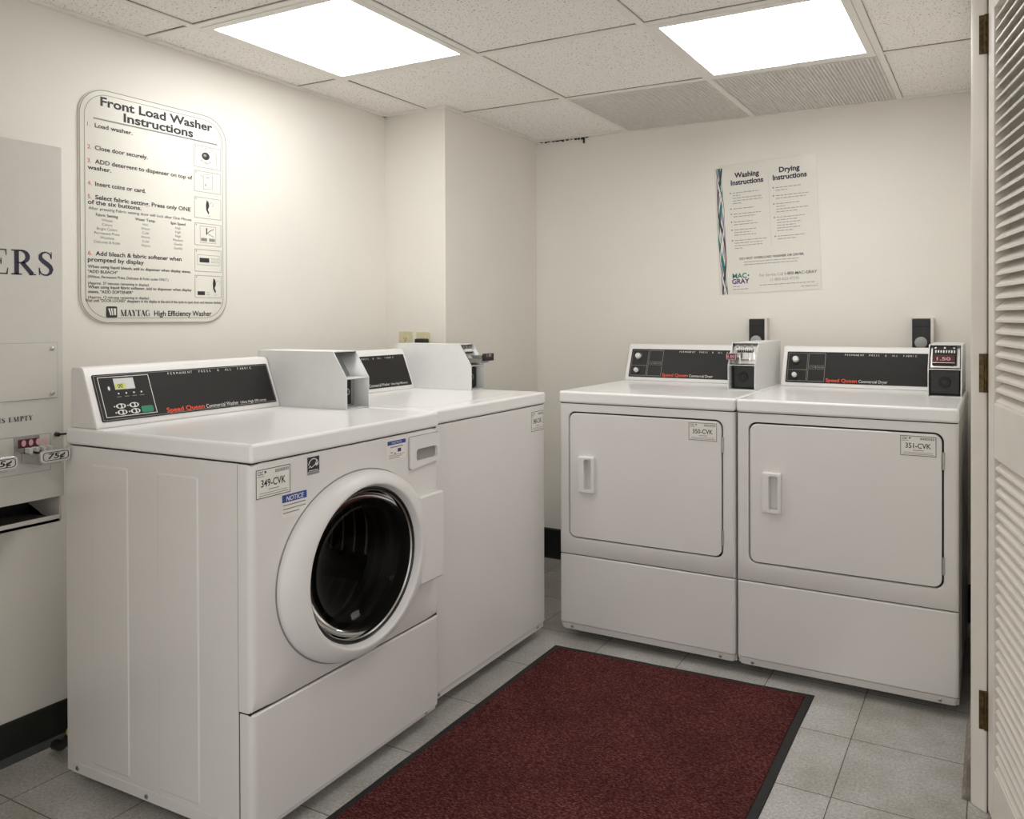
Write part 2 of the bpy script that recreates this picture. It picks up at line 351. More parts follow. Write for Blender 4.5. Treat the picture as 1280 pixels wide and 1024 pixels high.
# ------------------------------------------------------------------ the room
ZC = 2.0949
GX, GY, G = 0.2318, -0.6274, 0.61
XE, YE = 3.7, -5.2                                       # far ends of the room behind the camera
XJ = 2.358
mb = MB(); mb.box(0, XE, YE, 0, -0.05, 0, 'floor'); struct(mb, 'floor', 'grey mottled vinyl tile floor with dark joints', 'floor')
mb = MB(); mb.box(0, XE, YE, 0, ZC + .006, ZC + .05, 'tile'); struct(mb, 'ceiling', 'off-white pitted acoustic tile ceiling', 'ceiling')
mb = MB(); mb.box(-.1, 0, YE, 0, 0, ZC + .006, 'wall'); struct(mb, 'wall_left', 'cream painted wall behind the washing machines', 'wall')
mb = MB(); mb.box(-.1, XE, 0, .1, 0, ZC + .006, 'wall'); struct(mb, 'wall_back', 'cream painted wall behind the dryers', 'wall')
mb = MB(); mb.box(0, .3293, -.7448, 0, 0, ZC + .006, 'wall'); struct(mb, 'wall_column', 'cream boxed-out corner of the wall behind the far washing machine', 'wall')
mb = MB(); mb.box(XJ, XJ + .10, -1.285, 0, 0, ZC + .006, 'wall'); mb.box(XJ + .10, XE, -1.25, -1.15, 0, ZC + .006, 'wall')
struct(mb, 'wall_right', 'cream wall end behind the louvered door', 'wall')
mb = MB(); mb.box(2.66, 2.76, -2.0, -1.25, 0, ZC + .006, 'wall'); struct(mb, 'wall_blocker_side', 'added unseen cream wall that shuts light out behind the louvered door', 'wall')  # unseen wall, added to darken the gaps between the louver slats
mb = MB(); mb.box(0, .72, -2.95, -2.85, 0, ZC + .006, 'wall'); struct(mb, 'wall_blocker_front', 'added unseen cream wall stub that blocks light beside the vending dispenser', 'wall')  # unseen wall, added to keep light off the lower left wall and floor
# baseboards
mb = MB(); mb.prism([(0, 0), (.03, 0), (.012, .016), (.008, .1), (.005, .107), (0, .107)], 'y', -2.85, -.745, 'base'); struct(mb, 'baseboard_left', 'black vinyl cove base along the left wall', 'baseboard', bevel=.001)
mb = MB(); mb.prism([(0, 0), (-.02, 0), (-.01, .016), (-.007, .14), (0, .147)], 'x', .353, XJ, 'base'); struct(mb, 'baseboard_back', 'black vinyl cove base along the back wall', 'baseboard', bevel=.001)
mb = MB(); mb.prism([(.3293, 0), (.352, 0), (.341, .016), (.337, .14), (.3293, .147)], 'y', -.745, -.021, 'base'); struct(mb, 'baseboard_column', 'black vinyl cove base on the boxed-out corner', 'baseboard', bevel=.001)
mb = MB(); mb.prism([(XJ, 0), (XJ - .022, 0), (XJ - .013, .02), (XJ - .009, .10), (XJ, .115)], 'y', -1.283, -.88, 'basegrey'); struct(mb, 'baseboard_right', 'scuffed grey cove base beside the door jamb', 'baseboard', bevel=.001)
# ceiling grid
mb = MB()
t = .012
for i in range(0, 6):
    x = GX + i * G
    mb.box(x - t, x + t, YE, 0, ZC, ZC + .008, 'tee')
for j in range(-7, 1):
    y = GY + j * G
    xs = [0] + [GX + i * G for i in range(0, 6)] + [XE]
    for a, b in zip(xs[:-1], xs[1:]): mb.box(a + t if a > 0 else 0, b - t if b < XE else XE, y - t, y + t, ZC + .0005, ZC + .008, 'tee')
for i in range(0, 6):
    for sx in (-1, 1): x = GX + i * G + sx * (t + .0009); mb.box(x - .0009, x + .0009, YE, 0, ZC + .003, ZC + .007, 'reveal')  # thin dark mottled lines along both sides of each grid bar
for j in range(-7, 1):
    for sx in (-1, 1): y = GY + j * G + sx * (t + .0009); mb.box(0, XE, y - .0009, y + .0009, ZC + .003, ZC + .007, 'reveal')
struct(mb, 'trim_1', 'white metal grid of the suspended ceiling', 'ceiling grid', bevel=.0015, seg=1)
mb = MB(); w = .020
mb.box(0, w, YE, -.7448, ZC - .002, ZC + .006, 'tee'); mb.box(0, .3293 + w, -.7448 - w, -.7448, ZC - .002, ZC + .006, 'tee')
mb.box(.3293, .3293 + w, -.7448, -w, ZC - .002, ZC + .006, 'tee'); mb.box(.3293, XJ, -w, 0, ZC - .002, ZC + .006, 'tee')
struct(mb, 'trim_2', 'white angle moulding around the edge of the ceiling', 'ceiling trim', bevel=.0012, seg=1)
# broken edge of the moulding in the corner
mb = MB()
for k in range(13):
    x = .36 + k * .021 + random.uniform(-.006, .006)
    mb.box(x, x + random.uniform(.008, .02), -.003 - random.uniform(0, .004), -.0005, ZC - .004 - random.uniform(.001, .008), ZC - .002, 'gap')
mb.box(.60, .608, -.006, -.0005, ZC - .03, ZC - .002, 'gap')
struct(mb, 'trim_3', 'dark chipped gap above the back wall in the corner', 'ceiling trim')

# ------------------------------------------------------------------ ceiling lights and vents
def ceiling_light(i, j, label):
    x0, y0 = GX + i * G, GY + j * G
    root = thing('ceiling_light', (x0 + G / 2, y0 + G / 2, ZC), 0, label, 'light', 'square ceiling light panels')
    h = G / 2 - .0125
    mb = MB(); d = MB()
    a, b = h, h - .026
    for (p, q, r, s) in ((-a, a, -a, -b), (-a, a, b, a), (-a, -b, -b, b), (b, a, -b, b)): mb.box(p, q, r, s, -.001, .006, 'tee')
    mb.build('frame', root, bevel=.001, seg=1)
    d.box(-b, b, -b, b, .0005, .0045, 'lamp'); d.build('diffuser', root)
ceiling_light(0, -2, 'lit square ceiling panel nearer the left wall and instruction board')
ceiling_light(2, -1, 'lit square ceiling panel above the dryers, touching a grey grille')
ceiling_light(2, -6, 'added unseen ceiling panel behind the viewer, giving fill light')  # unseen panel, added as fill light from behind the camera
def ceiling_vent(i, label):
    x0, x1, y0, y1 = GX + i * G + .013, GX + (i + 1) * G - .013, GY + .013, -.021
    root = thing('ceiling_vent', ((x0 + x1) / 2, (y0 + y1) / 2, ZC), 0, label, 'vent', 'grey ceiling grilles')
    hx, hy = (x1 - x0) / 2, (y1 - y0) / 2
    b = MB(); b.box(-hx, hx, -hy, hy, .0045, .0058, 'ventback'); b.build('backing', root)
    f = MB()
    for (p, q, r, s) in ((-hx, hx, -hy, -hy + .006), (-hx, hx, hy - .006, hy), (-hx, -hx + .006, -hy + .006, hy - .006), (hx - .006, hx, -hy + .006, hy - .006)): f.box(p, q, r, s, -.002, .0045, 'vent')
    f.build('frame', root)
    g = MB(); n = 44
    for k in range(1, n):
        x = -hx + .006 + (2 * hx - .012) * k / n; g.box(x - .0024, x + .0024, -hy + .006, hy - .006, -.001, .0045, 'vent')
        y = -hy + .006 + (2 * hy - .012) * k / n; g.box(-hx + .006, hx - .006, y - .002, y + .002, -.0008, .0045, 'vent')
    g.build('grille', root)
ceiling_vent(1, 'grey ceiling grille farther from the door, beside plain tiles')
ceiling_vent(2, 'grey ceiling grille between the lit panel and the back wall')

# ------------------------------------------------------------------ machines
DZ = .0005
def label_sticker(root, x0, x1, z0, z1, y, num):
    f = fr((0, y, 0), (1, 0, 0), (0, 0, 1)); w, h = x1 - x0, z1 - z0; mb = MB()
    mb.prism(rrect(x0, x1, z0, z1, .004, 3), 'y', y - .0006, y, 'sticker')
    mb.outline(f, x0 + .001, x1 - .001, z0 + .001, z1 - .001, .0016, 'inkblack', .0009)
    mb.text('CSC', f, x0 + w * .06, z1 - h * .20, h * .12, 'inkblack', width=w * .15, bold=.01, lift=.001)
    mb.flat([(x0 + w * .25, z1 - h * .19), (x0 + w * .25, z1 - h * .08), (x0 + w * .30, z1 - h * .10), (x0 + w * .30, z1 - h * .15), (x0 + w * .262, z1 - h * .15), (x0 + w * .262, z1 - h * .19)], f, 'inkblack', .001)
    mb.rect(f, x0 + w * .05, x0 + w * .24, z1 - h * .265, z1 - h * .245, 'inkgrey', .001)
    xx = x0 + w * .55
    while xx < x0 + w * .94:
        q = random.uniform(.012, .03) * w; mb.rect(f, xx, xx + q, z1 - h * .2, z1 - h * .09, 'inkgrey', .001); xx += q + w * .012
    mb.text(num, f, x0 + w * .5, z0 + h * .39, h * .24, 'inkblack', width=w * .70, bold=.012, align='C', lift=.001)
    mb.rect(f, x0 + w * .36, x0 + w * .66, z0 + h * .27, z0 + h * .30, 'inkgrey', .001)
    mb.rect(f, x0 + w * .1, x0 + w * .9, z0 + h * .17, z0 + h * .19, 'inkgrey', .001)
    mb.rect(f, x0 + w * .08, x0 + w * .93, z0 + h * .09, z0 + h * .115, 'inkgrey', .001)
    o = mb.build('number_sticker', root); o['label'] = 'silver sticker numbered ' + num
def screws(root, pts, r=.006, m='steel', axis='y'):
    for p in pts:
        mb = MB()
        d = Vector((0, -1, 0)) if axis == 'y' else Vector((-1, 0, 0))
        p = Vector(p); mb.tube([p, p + d * .002, p + d * .003], [r, r, r * .6], m, 12); mb.tube([p + d * .003, p + d * .0033], r * .35, 'black', 6)
        mb.build('screw', root, smooth=True)
def feet(root, Wd, D):
    for x in (.06, Wd - .06):
        for y in (.13, D - .07):
            mb = MB(); mb.tube([(x, y, 0), (x, y, .012), (x, y, .013), (x, y, .04)], [.022, .02, .01, .01], 'black', 14); mb.build('foot', root, smooth=True)
def console(root, Wd, H, x0, x1, kind, y0=.556):
    # wedge shaped control housing; its sloped face runs from (y0, H) to (y0+.06, H+.155)
    mb = MB(); prof = [(y0, H), (y0 + .001, H + .006), (y0 + .057, H + .150), (y0 + .066, H + .157), (y0 + .10, H + .157), (y0 + .107, H + .15), (y0 + .107, H)]
    mb.prism(prof, 'x', x0, x1, 'plastic'); mb.build('control_housing', root, bevel=.004, seg=3)
    up = Vector((0, .056, .144)); f = (Vector((x0, y0 + .0012, H + .006)), Vector((1, 0, 0)), up.normalized()); L = up.length
    w = x1 - x0; a, b, c, d = .018, w - .012, .010, L - .016
    p = MB(); n = f[1].cross(f[2]); lo = .0
    P = rrect(a, b, c, d, .004, 3)
    p.loft([[f[0] + f[1] * x + f[2] * y + n * k for x, y in P] for k in (-.001, .002)], 'panel', False, True)
    l = .0026
    if kind == 'front':
        p.outline(f, a + .003, b - .003, c + .003, d - .003, .0012, 'inkgrey', l)
        p.outline(f, a + .012, a + .152, c + .010, d - .008, .0018, 'inkwhite', l)
        tx = a + .18
    elif kind == 'dryer':
        p.outline(f, a + .006, a + .082, c + .006, d - .006, .0014, 'inkgrey', l)
        p.outline(f, a + .006, a + .082, c + .052, d - .006, .0014, 'inkgrey', l)
        p.outline(f, a + .086, a + .152, c + .006, d - .006, .0014, 'inkgrey', l)
        p.outline(f, a + .092, a + .116, c + .056, c + .072, .001, 'inkgrey', l); p.outline(f, a + .120, a + .146, c + .056, c + .072, .001, 'inkgrey', l)
        p.text('LOW', f, a + .098, c + .061, .006, 'inkgrey', lift=l); p.text('HIGH', f, a + .124, c + .061, .006, 'inkgrey', lift=l)
        tx = a + .158
    else: tx = a + .18
    word = {'front': 'Commercial Washer', 'top': 'Commercial Washer', 'dryer': 'Commercial Dryer'}[kind]
    p.text('Speed Queen', f, tx, c + .006, .0135, 'sqred', width=.118, bold=.02, lift=l)
    p.text(word, f, tx + .124, c + .006, .0115, 'inkwhite', width=.11 if kind != 'dryer' else .105, lift=l)
    if kind != 'dryer': p.text('Ultra High Efficiency', f, tx + .242, c + .007, .008, 'inkwhite', width=.095, lift=l)
    xs = a + (.21 if kind != 'dryer' else .225); xe = b - (.06 if kind != 'dryer' else .04)
    s = 'PERMANENT  PRESS  &  ALL  FABRIC'; k = (xe - xs) / len(s)
    for i, chh in enumerate(s):
        if chh != ' ': p.text(chh, f, xs + i * k, d - .014, .0068, 'inkwhite', lift=l)
    po = p.build('control_panel', root); po['label'] = 'charcoal control panel with white and red lettering'
    if kind == 'front':
        q = MB(); q.rect(f, a + .052, a + .107, d - .045, d - .014, 'lcd', l + .0004); q.rect(f, a + .054, a + .082, d - .043, d - .028, 'lcdlit', l + .0008)
        q.text('00', f, a + .060, d - .041, .011, 'panel', width=.014, lift=l + .0012)
        o = q.build('display', po); o['label'] = 'small grey display with a yellow-green readout'
        for i in range(4):
            q = MB(); cx = a + .058 + i * .021; q.disc(f, cx, d - .056, .0024, .0024, 'inkwhite', l + .0006, 12); q.rect(f, cx - .006, cx + .006, d - .0655, d - .064, 'inkgrey', l); q.build('indicator', po)
        q = MB(); q.disc(f, a + .036, d - .04, .003, .006, 'inkwhite', l + .0004, 12); q.build('indicator', po)
        for i, (cx, cy) in enumerate(((.056, .038), (.092, .038), (.056, .021), (.092, .021))):
            q = MB(); q.disc(f, a + cx, c + cy, .0135, .0072, 'inkwhite', l + .0006); q.disc(f, a + cx - .004, c + cy, .0042, .0048, 'panel', l + .001); q.disc(f, a + cx + .006, c + cy, .0025, .0045, 'panel', l + .001)
            q.disc(f, a + cx - .017, c + cy, .002, .002, 'inkwhite', l + .0006); q.build('key', po)
        q = MB(); P = rrect(a + .109, a + .143, c + .014, c + .032, .005, 4); q.loft([[f[0] + f[1] * x + f[2] * y + n * kk for x, y in P] for kk in (.002, .004)], 'green', False, True); o = q.build('start_key', po); o['label'] = 'green start key'
    if kind == 'dryer':
        for cy, r in ((.094, .0125), (.029, .010)):
            q = MB(); cx = a + .036; o3 = f[0] + f[1] * cx + f[2] * (c + cy)
            q.tube([o3 + n * .002, o3 + n * .006], r * 1.5, 'black', 20); q.tube([o3 + n * .006, o3 + n * .018, o3 + n * .020], [r, r * .9, r * .75], 'inkwhite', 16)
            q.build('knob', po, smooth=True)
    return f
def coin_box(root, H, x0, x1, y0, y1, kind):
    t = .003; zb, zt, tf = H + .096, H + .178, y0 + .055
    mb = MB(); side = [(y0, H), (y0, zb), (tf, zt), (y1, zt), (y1, H)]
    mb.prism(side, 'x', x0, x0 + t, 'coinbox'); mb.prism(side, 'x', x1 - t, x1, 'coinbox')
    mb.box(x0 + t, x1 - t, tf, y1, zt - t, zt, 'coinbox'); mb.box(x0 + t, x1 - t, y1 - t, y1, H, zt - t, 'coinbox')
    mb.box(x0 + t, x1 - t, y0, y0 + .08, zb - t, zb, 'coinbox'); mb.box(x0 + t, x1 - t, y0, y1 - t, H, H + t, 'coinbox')
    root_box = mb.build('coin_box', root, bevel=.0008, seg=1)
    b = MB(); dy = .05 if kind != 'empty' else .075; kb = .048 if kind != 'empty' else .062
    b.add([(x0 + t, y0 + dy, zb), (x1 - t, y0 + dy, zb), (x1 - t, tf + dy, zt - t), (x0 + t, tf + dy, zt - t)], [(0, 1, 2, 3)], 'coingrey')
    b.box(x0 + t, x1 - t, y0 + kb, y0 + kb + .004, H + t, zb - t, 'coingrey' if kind == 'empty' else 'black'); b.build('inner_plate', root_box)
    v = MB(); xa, xb = (x0 + .008, x1 - .008) if kind in ('a', 'b') else (x0 + .006, x1 - .006)
    if kind in ('a', 'b'):
        yv = y0 + (.022 if kind == 'a' else .010)
        v.box(xa + (.012 if kind == 'a' else 0), xb, yv, y0 + .047, H + .012, zb - .006, 'black')
        vo = v.build('vault_door', root_box, bevel=.002); cx = (xa + xb) / 2
        k = MB(); k.tube([(cx, yv + .001, H + .05), (cx, yv - .004, H + .05), (cx, yv - .005, H + .05)], [.020, .019, .016], 'panel', 20); k.tube([(cx, yv - .005, H + .05), (cx, yv - .007, H + .05)], .007, 'black', 14); k.build('lock', vo, smooth=True)
    else:
        kb -= .048; v.box(xa, xb - (.02 if kind == 'empty' else 0), y0 + .036 + kb, y0 + .047 + kb, H + .010, zb - .010, 'black'); vo = v.build('vault_door', root_box, bevel=.002)
        k = MB(); cx = (xa + xb) / 2
        yk = y0 + .006 + kb; k.tube([(cx, yk + .031, H + .05), (cx, yk + .024, H + .05), (cx, yk + .022, H + .05)], [.012, .011, .009], 'coingrey', 18); k.box(cx - .003, cx + .003, yk + .0215, yk + .023, H + .044, H + .056, 'black'); k.build('lock', vo, smooth=True)
    if kind != 'empty':
        s = MB(); d = Vector((0, tf - y0, zt - zb)).normalized(); dd = .018
        f = (Vector((x0 + t + .004, y0 + dd, zb + .004)), Vector((1, 0, 0)), d); n = f[1].cross(f[2]); w = x1 - x0 - 2 * t - .008; L = .088
        def slab(a, b, c, e, k0, k1, m): s.loft([[f[0] + f[1] * x + f[2] * y + n * k for x, y in ((a, c), (b, c), (b, e), (a, e))] for k in (k0, k1)], m, True, True)
        slab(0, w, 0, L, -.003, 0, 'steel')
        if kind == 'b': slab(.006, w - .010, .010, L - .006, 0, .006, 'panel')
        for i in range(8):
            xx = .014 + (w - .034) * i / 7; slab(xx, xx + .0045, .054, .064, 0, .010, 'inkwhite'); slab(xx + .0045, xx + .008, .050, .062, 0, .004, 'black')
        for i in range(3): slab(.012 + i * (w - .034) / 2, .018 + i * (w - .034) / 2, .072, .078, 0, .008, 'steel')
        so = s.build('coin_slide', root_box)
        g = MB(); c0 = f[0] + f[2] * .034
        if kind == 'b':
            y_ = c0.y; z_ = c0.z
            g.box(x0 + .014, x1 - .022, y_ - .018, y_ + .004, z_ - .012, z_ + .014, 'maroon'); gf = fr((0, y_ - .018, 0), (1, 0, 0), (0, 0, 1))
            g.box(x0 + .014, x1 - .022, y_ - .0195, y_ - .018, z_ - .0125, z_ - .010, 'chrome')
            g.text('1.50', gf, (x0 + x1) / 2 - .004, z_ - .003, .011, 'slotpink', width=.044, bold=.02, align='C', lift=.0006)
            g.box(x0 + .016, x1 - .026, y_ - .016, y_ + .003, z_ - .026, z_ - .014, 'maroon')
        elif kind == 'a':
            y_ = c0.y; z_ = c0.z
            g.box(x0 + .002, x0 + .040, y_ - .060, y_ - .050, z_ - .012, z_ + .012, 'maroon'); gf = fr((0, y_ - .060, 0), (1, 0, 0), (0, 0, 1))
            g.outline(gf, x0 + .003, x0 + .039, z_ - .011, z_ + .011, .0022, 'slotpink', .0004)
            g.text('1.50', gf, x0 + .021, z_ - .005, .010, 'slotpink', width=.026, bold=.02, align='C', lift=.0006)
            g.box(x0 + .044, x1 - .030, y_ - .016, y_ + .003, z_ - .012, z_ + .014, 'chrome'); g.box(x1 - .026, x1 - .014, y_ - .012, y_ + .003, z_ - .014, z_ + .014, 'chrome')
            g.box(x0 + .006, x0 + .036, y_ - .050, y_ + .002, z_ - .006, z_ + .004, 'steel')
        else:
            y_ = c0.y; z_ = c0.z
            g.box(x0 + .016, x1 - .014, y_ - .075, y_ + .002, z_ - .006, z_ + .008, 'chrome'); g.box(x0 + .022, x1 - .02, y_ - .070, y_ + .002, z_ - .022, z_ - .006, 'steel')
            g.box(x0 + .020, x1 - .012, y_ - .088, y_ - .075, z_ - .014, z_ + .014, 'black'); g.box(x0 + .022, x1 - .014, y_ - .0885, y_ - .088, z_ - .004, z_ + .002, 'maroon')
            gf = fr((0, y_ - .0882, 0), (1, 0, 0), (0, 0, 1)); g.text('1.50', gf, (x0 + x1) / 2, z_ + .003, .009, 'inkwhite', width=.03, align='C', lift=.0004)
        g.build('slide_handle', so, bevel=.001, seg=1)
    return root_box
def top_slab(root, Wd, D, H, name='worktop'):
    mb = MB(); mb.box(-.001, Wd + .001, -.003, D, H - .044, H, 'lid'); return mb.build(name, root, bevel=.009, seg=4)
def panel_with_hole(mb, x0, x1, z0, z1, hole, c, y, m, rad=0):
    # rectangle with a hole: rectangle points matched to the hole points by direction
    outer = []
    for x, z in hole:
        dx, dz = x - c[0], z - c[1]; k = min(((x1 if dx > 0 else x0) - c[0]) / dx if abs(dx) > 1e-9 else 1e9, ((z1 if dz > 0 else z0) - c[1]) / dz if abs(dz) > 1e-9 else 1e9)
        outer.append((c[0] + dx * k, c[1] + dz * k))
    mb.loft([[(x, y, z) for x, z in outer], [(x, y, z) for x, z in hole]], m); return outer

# ---- front-load washer (nearest)
def front_washer():
    Wd, D, H = .677, .679, .9274
    root = thing('washing_machine', (.9306, -2.2288, 0), math.pi / 2 + .0147, 'white front-load washing machine with a round glass door', 'washing machine', 'white washing machines along the left wall')
    # cabinet: side, back and base sheets, open towards the drum
    mb = MB(); y0 = .044
    mb.box(0, .004, y0, D, .036, H - .046, 'white'); mb.box(Wd - .004, Wd, y0, D, .036, H - .046, 'white'); mb.box(.004, Wd - .004, D - .004, D, .036, H - .046, 'white')
    mb.box(.004, Wd - .004, y0, D - .004, .036, .042, 'white'); mb.box(.004, Wd - .004, y0, y0 + .004, .042, .31, 'gap')
    for a, b in ((.426, .569), (.172, .316)):                                  # pressed panels of the side sheet
        P = rrect(a, b, .075, .84, .006, 3); Q = rrect(a + .004, b - .004, .079, .836, .005, 3)
        mb.loft([[(-.0001, y, z) for y, z in P], [(-.0022, y, z) for y, z in Q]], 'white', False, True)
    mb.prism([(.05, .036), (.655, .036), (.655, .062), (.05, .062)], 'x', -.0015, 0, 'white')
    mb.build('cabinet', root)
    screws(root, [(-.0015, .635, .049), (-.0015, .362, .047), (-.0015, .09, .047)], .006, 'steel', 'x')
    # upper front panel with the door hole
    c = (.338, .570); N = 96; angs = sorted(set([2 * math.pi * k / N for k in range(N)]))
    R0 = .20; hole = [(c[0] + R0 * math.cos(a), c[1] + R0 * math.sin(a)) for a in angs]
    cor = [(0.0, .3225), (Wd, .3225), (Wd, H - .0465), (0.0, H - .0465)]
    for (x, z) in cor:                                                         # move the nearest hole direction onto each corner
        a = math.atan2(z - c[1], x - c[0]) % (2 * math.pi); k = min(range(N), key=lambda i: abs(angs[i] - a)); hole[k] = (c[0] + R0 * math.cos(a), c[1] + R0 * math.sin(a))
    mb = MB(); r = .016
    # front face inset by the rounding, then a rolled edge, then the side return
    def outer_at(g):
        o = []
        for x, z in hole:
            dx, dz = x - c[0], z - c[1]; X0, X1, Z0, Z1 = g, Wd - g, .3225 + g * .25, H - .0465
            k = min(((X1 if dx > 0 else X0) - c[0]) / dx if abs(dx) > 1e-9 else 1e9, ((Z1 if dz > 0 else Z0) - c[1]) / dz if abs(dz) > 1e-9 else 1e9)
            o.append((c[0] + dx * k, c[1] + dz * k))
        return o
    loops = [[(x, .04, z) for x, z in hole], [(x, 0, z) for x, z in hole], [(x, 0, z) for x, z in outer_at(r)]]
    for k in range(1, 6):
        a = math.pi / 2 * k / 5; loops.append([(x, r * (1 - math.cos(a)), z) for x, z in outer_at(r * (1 - math.sin(a)))])
    loops.append([(x, .0425, z) for x, z in outer_at(0)])
    mb.loft(loops, 'white'); mb.build('front_panel', root, smooth=True, angle=50)
    # lower front panel
    mb = MB(); pl = []
    for k in range(7):
        a = math.pi / 2 * k / 6; pl.append((r - r * math.sin(a), r - r * math.cos(a)))
    sec = [(x, y) for x, y in pl[::-1]]; sec = [(0.0, .0425)] + [(r - r * math.cos(math.pi / 2 * k / 6), r - r * math.sin(math.pi / 2 * k / 6)) for k in range(7)]
    sec = sec + [(Wd - x, y) for x, y in sec[::-1]]
    mb.prism(sec, 'z', .050, .319, 'white'); mb.build('lower_panel', root, bevel=.005, seg=3)
    mb = MB(); mb.box(.006, Wd - .006, .012, .044, .036, .050, 'white'); mb.build('base_strip', root)
    mb = MB(); mb.box(.002, Wd - .002, .008, .05, .317, .328, 'gap'); mb.box(.004, Wd - .004, .006, .05, H - .047, H - .043, 'gap'); mb.box(.002, .006, .0425, .046, .05, H - .047, 'gap'); mb.build('seam_or_shadow', root)
    screws(root, [(.05, .012, .043), (Wd - .05, .012, .043)], .005)
    top_slab(root, Wd, D, H)
    # door: bezel ring, glass bowl, hinge cover
    d = MB()
    prof = [(.268, .240, .0005), (.269, .240, -.010), (.266, .238, -.017), (.259, .234, -.024), (.247, .228, -.031), (.230, .220, -.037), (.217, .213, -.0405), (.2095, .209, -.0415), (.206, .206, -.041), (.204, .204, -.038), (.1985, .1985, -.024), (.197, .197, -.020)]
    d.lathe(prof, c, 'plastic', 96); door = d.build('door', root, smooth=True, angle=60); g = MB(); g.lathe([(.2725, .2435, -.0006), (.267, .2385, -.0006)], c, 'inkgrey', 96); g.build('seam_or_shadow', door); door['label'] = 'white round door ring around dark glass'  # grey flat ring paints the contact shadow around the door's base
    g = MB(); g.lathe([(.1975, .1975, -.019), (.192, .192, -.0185)] + [(.001 + .187 * math.cos(a), .001 + .187 * math.cos(a), -.016 + .122 * math.sin(a)) for a in [math.pi / 2 * k / 16 for k in range(17)]], c, 'glass', 72); g.build('glass', door, smooth=True, angle=80)
    g = MB(); g.lathe([(.1985, .1985, -.0215), (.196, .196, -.0245), (.1935, .1935, -.0205)], c, 'gasket', 72); g.lathe([(.1915, .1915, -.019), (.189, .189, -.0215), (.1865, .1865, -.0175)], c, 'steel', 72); g.build('glass_rim', door, smooth=True)
    h = MB(); P = rrect(.548, .656, .448, .702, .008, 4)
    Q = rrect(.552, .652, .454, .697, .007, 4)
    h.loft([[(x, -.0002, z) for x, z in P], [(x, -.031, z) for x, z in P], [(x, -.036, z) for x, z in Q]], 'plastic', False, True); h.build('hinge_cover', door, smooth=True, angle=35)
    # gasket bellows and drum seen through the glass
    b = MB(); b.lathe([(.1965, .1965, -.0185), (.1978, .1978, .0), (.1978, .1978, .035), (.197, .197, .039), (.197, .197, .05), (.185, .185, .055), (.182, .182, .07), (.194, .194, .08), (.194, .194, .10), (.18, .18, .105), (.18, .18, .125)], c, 'gasket', 72); b.build('door_gasket', root, smooth=True)
    b = MB(); pr = [(.18, .18, .126), (.2, .2, .128), (.235, .235, .135)]
    for k in range(8):
        y = .15 + k * .045; pr += [(.240, .240, y), (.240, .240, y + .03), (.233, .233, y + .0375)]
    pr += [(.235, .235, .52), (.20, .20, .545), (.12, .12, .55), (.10, .10, .535), (.03, .03, .53), (.001, .001, .53)]
    b.lathe(pr, c, 'drum', 72)
    for k in range(3):
        a = math.radians(95 + 120 * k); ca, sa = math.cos(a), math.sin(a)
        lp = []
        for yy in (.16, .50):
            lp.append([(c[0] + ca * rr_ - sa * tt, yy, c[1] + sa * rr_ + ca * tt) for rr_, tt in ((.245, -.045), (.19, -.018), (.178, 0), (.19, .018), (.245, .045))])
        b.loft(lp, 'drum', True, True)
    b.build('drum', root, smooth=True, angle=50)
    # detergent drawer with its pull
    mb = MB(); x0, x1, z0, z1 = .541, .674, .777, .868
    out = []
    for x, z in rrect(x0, x1, z0, z1, .006, 6):
        if z < (z0 + z1) / 2: z += .012 * ((x - x0) / (x1 - x0)) ** 2
        out.append((x, z))
    inn = rrect(.564, .661, .797, .832, .010, 6)
    mb.loft([[(x, .002, z) for x, z in out], [(x, -.007, z) for x, z in out], [(x + (.002 if x < .6 else -.002), -.009, z) for x, z in out], [(x, -.009, z) for x, z in inn], [(x * .94 + .612 * .06, .010, z * .9 + .818 * .1) for x, z in inn]], 'plastic', False, True)
    o = mb.build('detergent_drawer', root, smooth=True, angle=35)
    g = MB(); P = [(x + (-.0018 if x < .6 else .0018), z + (-.0018 if z < .82 else .0018)) for x, z in out]; g.prism(P, 'y', -.0008, -.0002, 'inkgrey'); g.build('seam_or_shadow', o)
    # stickers
    label_sticker(root, .012, .112, .800, .868, 0, '349-CVK')
    f = fr((0, 0, 0), (1, 0, 0), (0, 0, 1))
    s = MB(); s.rect(f, .164, .202, .836, .872, 'inkblack', .0008); s.rect(f, .164, .202, .829, .835, 'inkgrey', .0008)
    s.stroke(f, arc(.183, .850, .016, .017, 10, 170), .0022, 'inkwhite', .0012); s.stroke(f, [(.168, .846), (.172, .851), (.176, .846), (.182, .849), (.188, .852), (.193, .862)], .0022, 'inkwhite', .0012)
    s.flat([(.193, .846), (.1945, .8505), (.199, .8505), (.1955, .8535), (.197, .858), (.193, .8555), (.189, .858), (.1905, .8535), (.187, .8505), (.1915, .8505)], f, 'inkwhite', .0014)
    s.rect(f, .168, .198, .838, .840, 'inkwhite', .0012); o = s.build('efficiency_sticker', root); o['label'] = 'small black square sticker with a white arc and star'
    s = MB(); s.rect(f, .086, .162, .742, .797, 'sticker', .0006); s.rect(f, .087, .161, .778, .796, 'blue', .001); s.text('NOTICE', f, .124, .781, .011, 'inkwhite', width=.052, bold=.02, align='C', lift=.0014, shear=.15)
    for k in range(3): s.rect(f, .089, .158 - .02 * (k == 2), .770 - k * .009, .7725 - k * .009, 'inkgrey', .001)
    o = s.build('notice_sticker', root); o['label'] = 'white sticker with a blue NOTICE band'
    s = MB(); s.rect(f, .446, .528, .815, .874, 'sticker', .0006); s.rect(f, .450, .526, .858, .869, 'blue', .001); s.text('NOTICE', f, .488, .8605, .006, 'inkwhite', width=.04, align='C', lift=.0014)
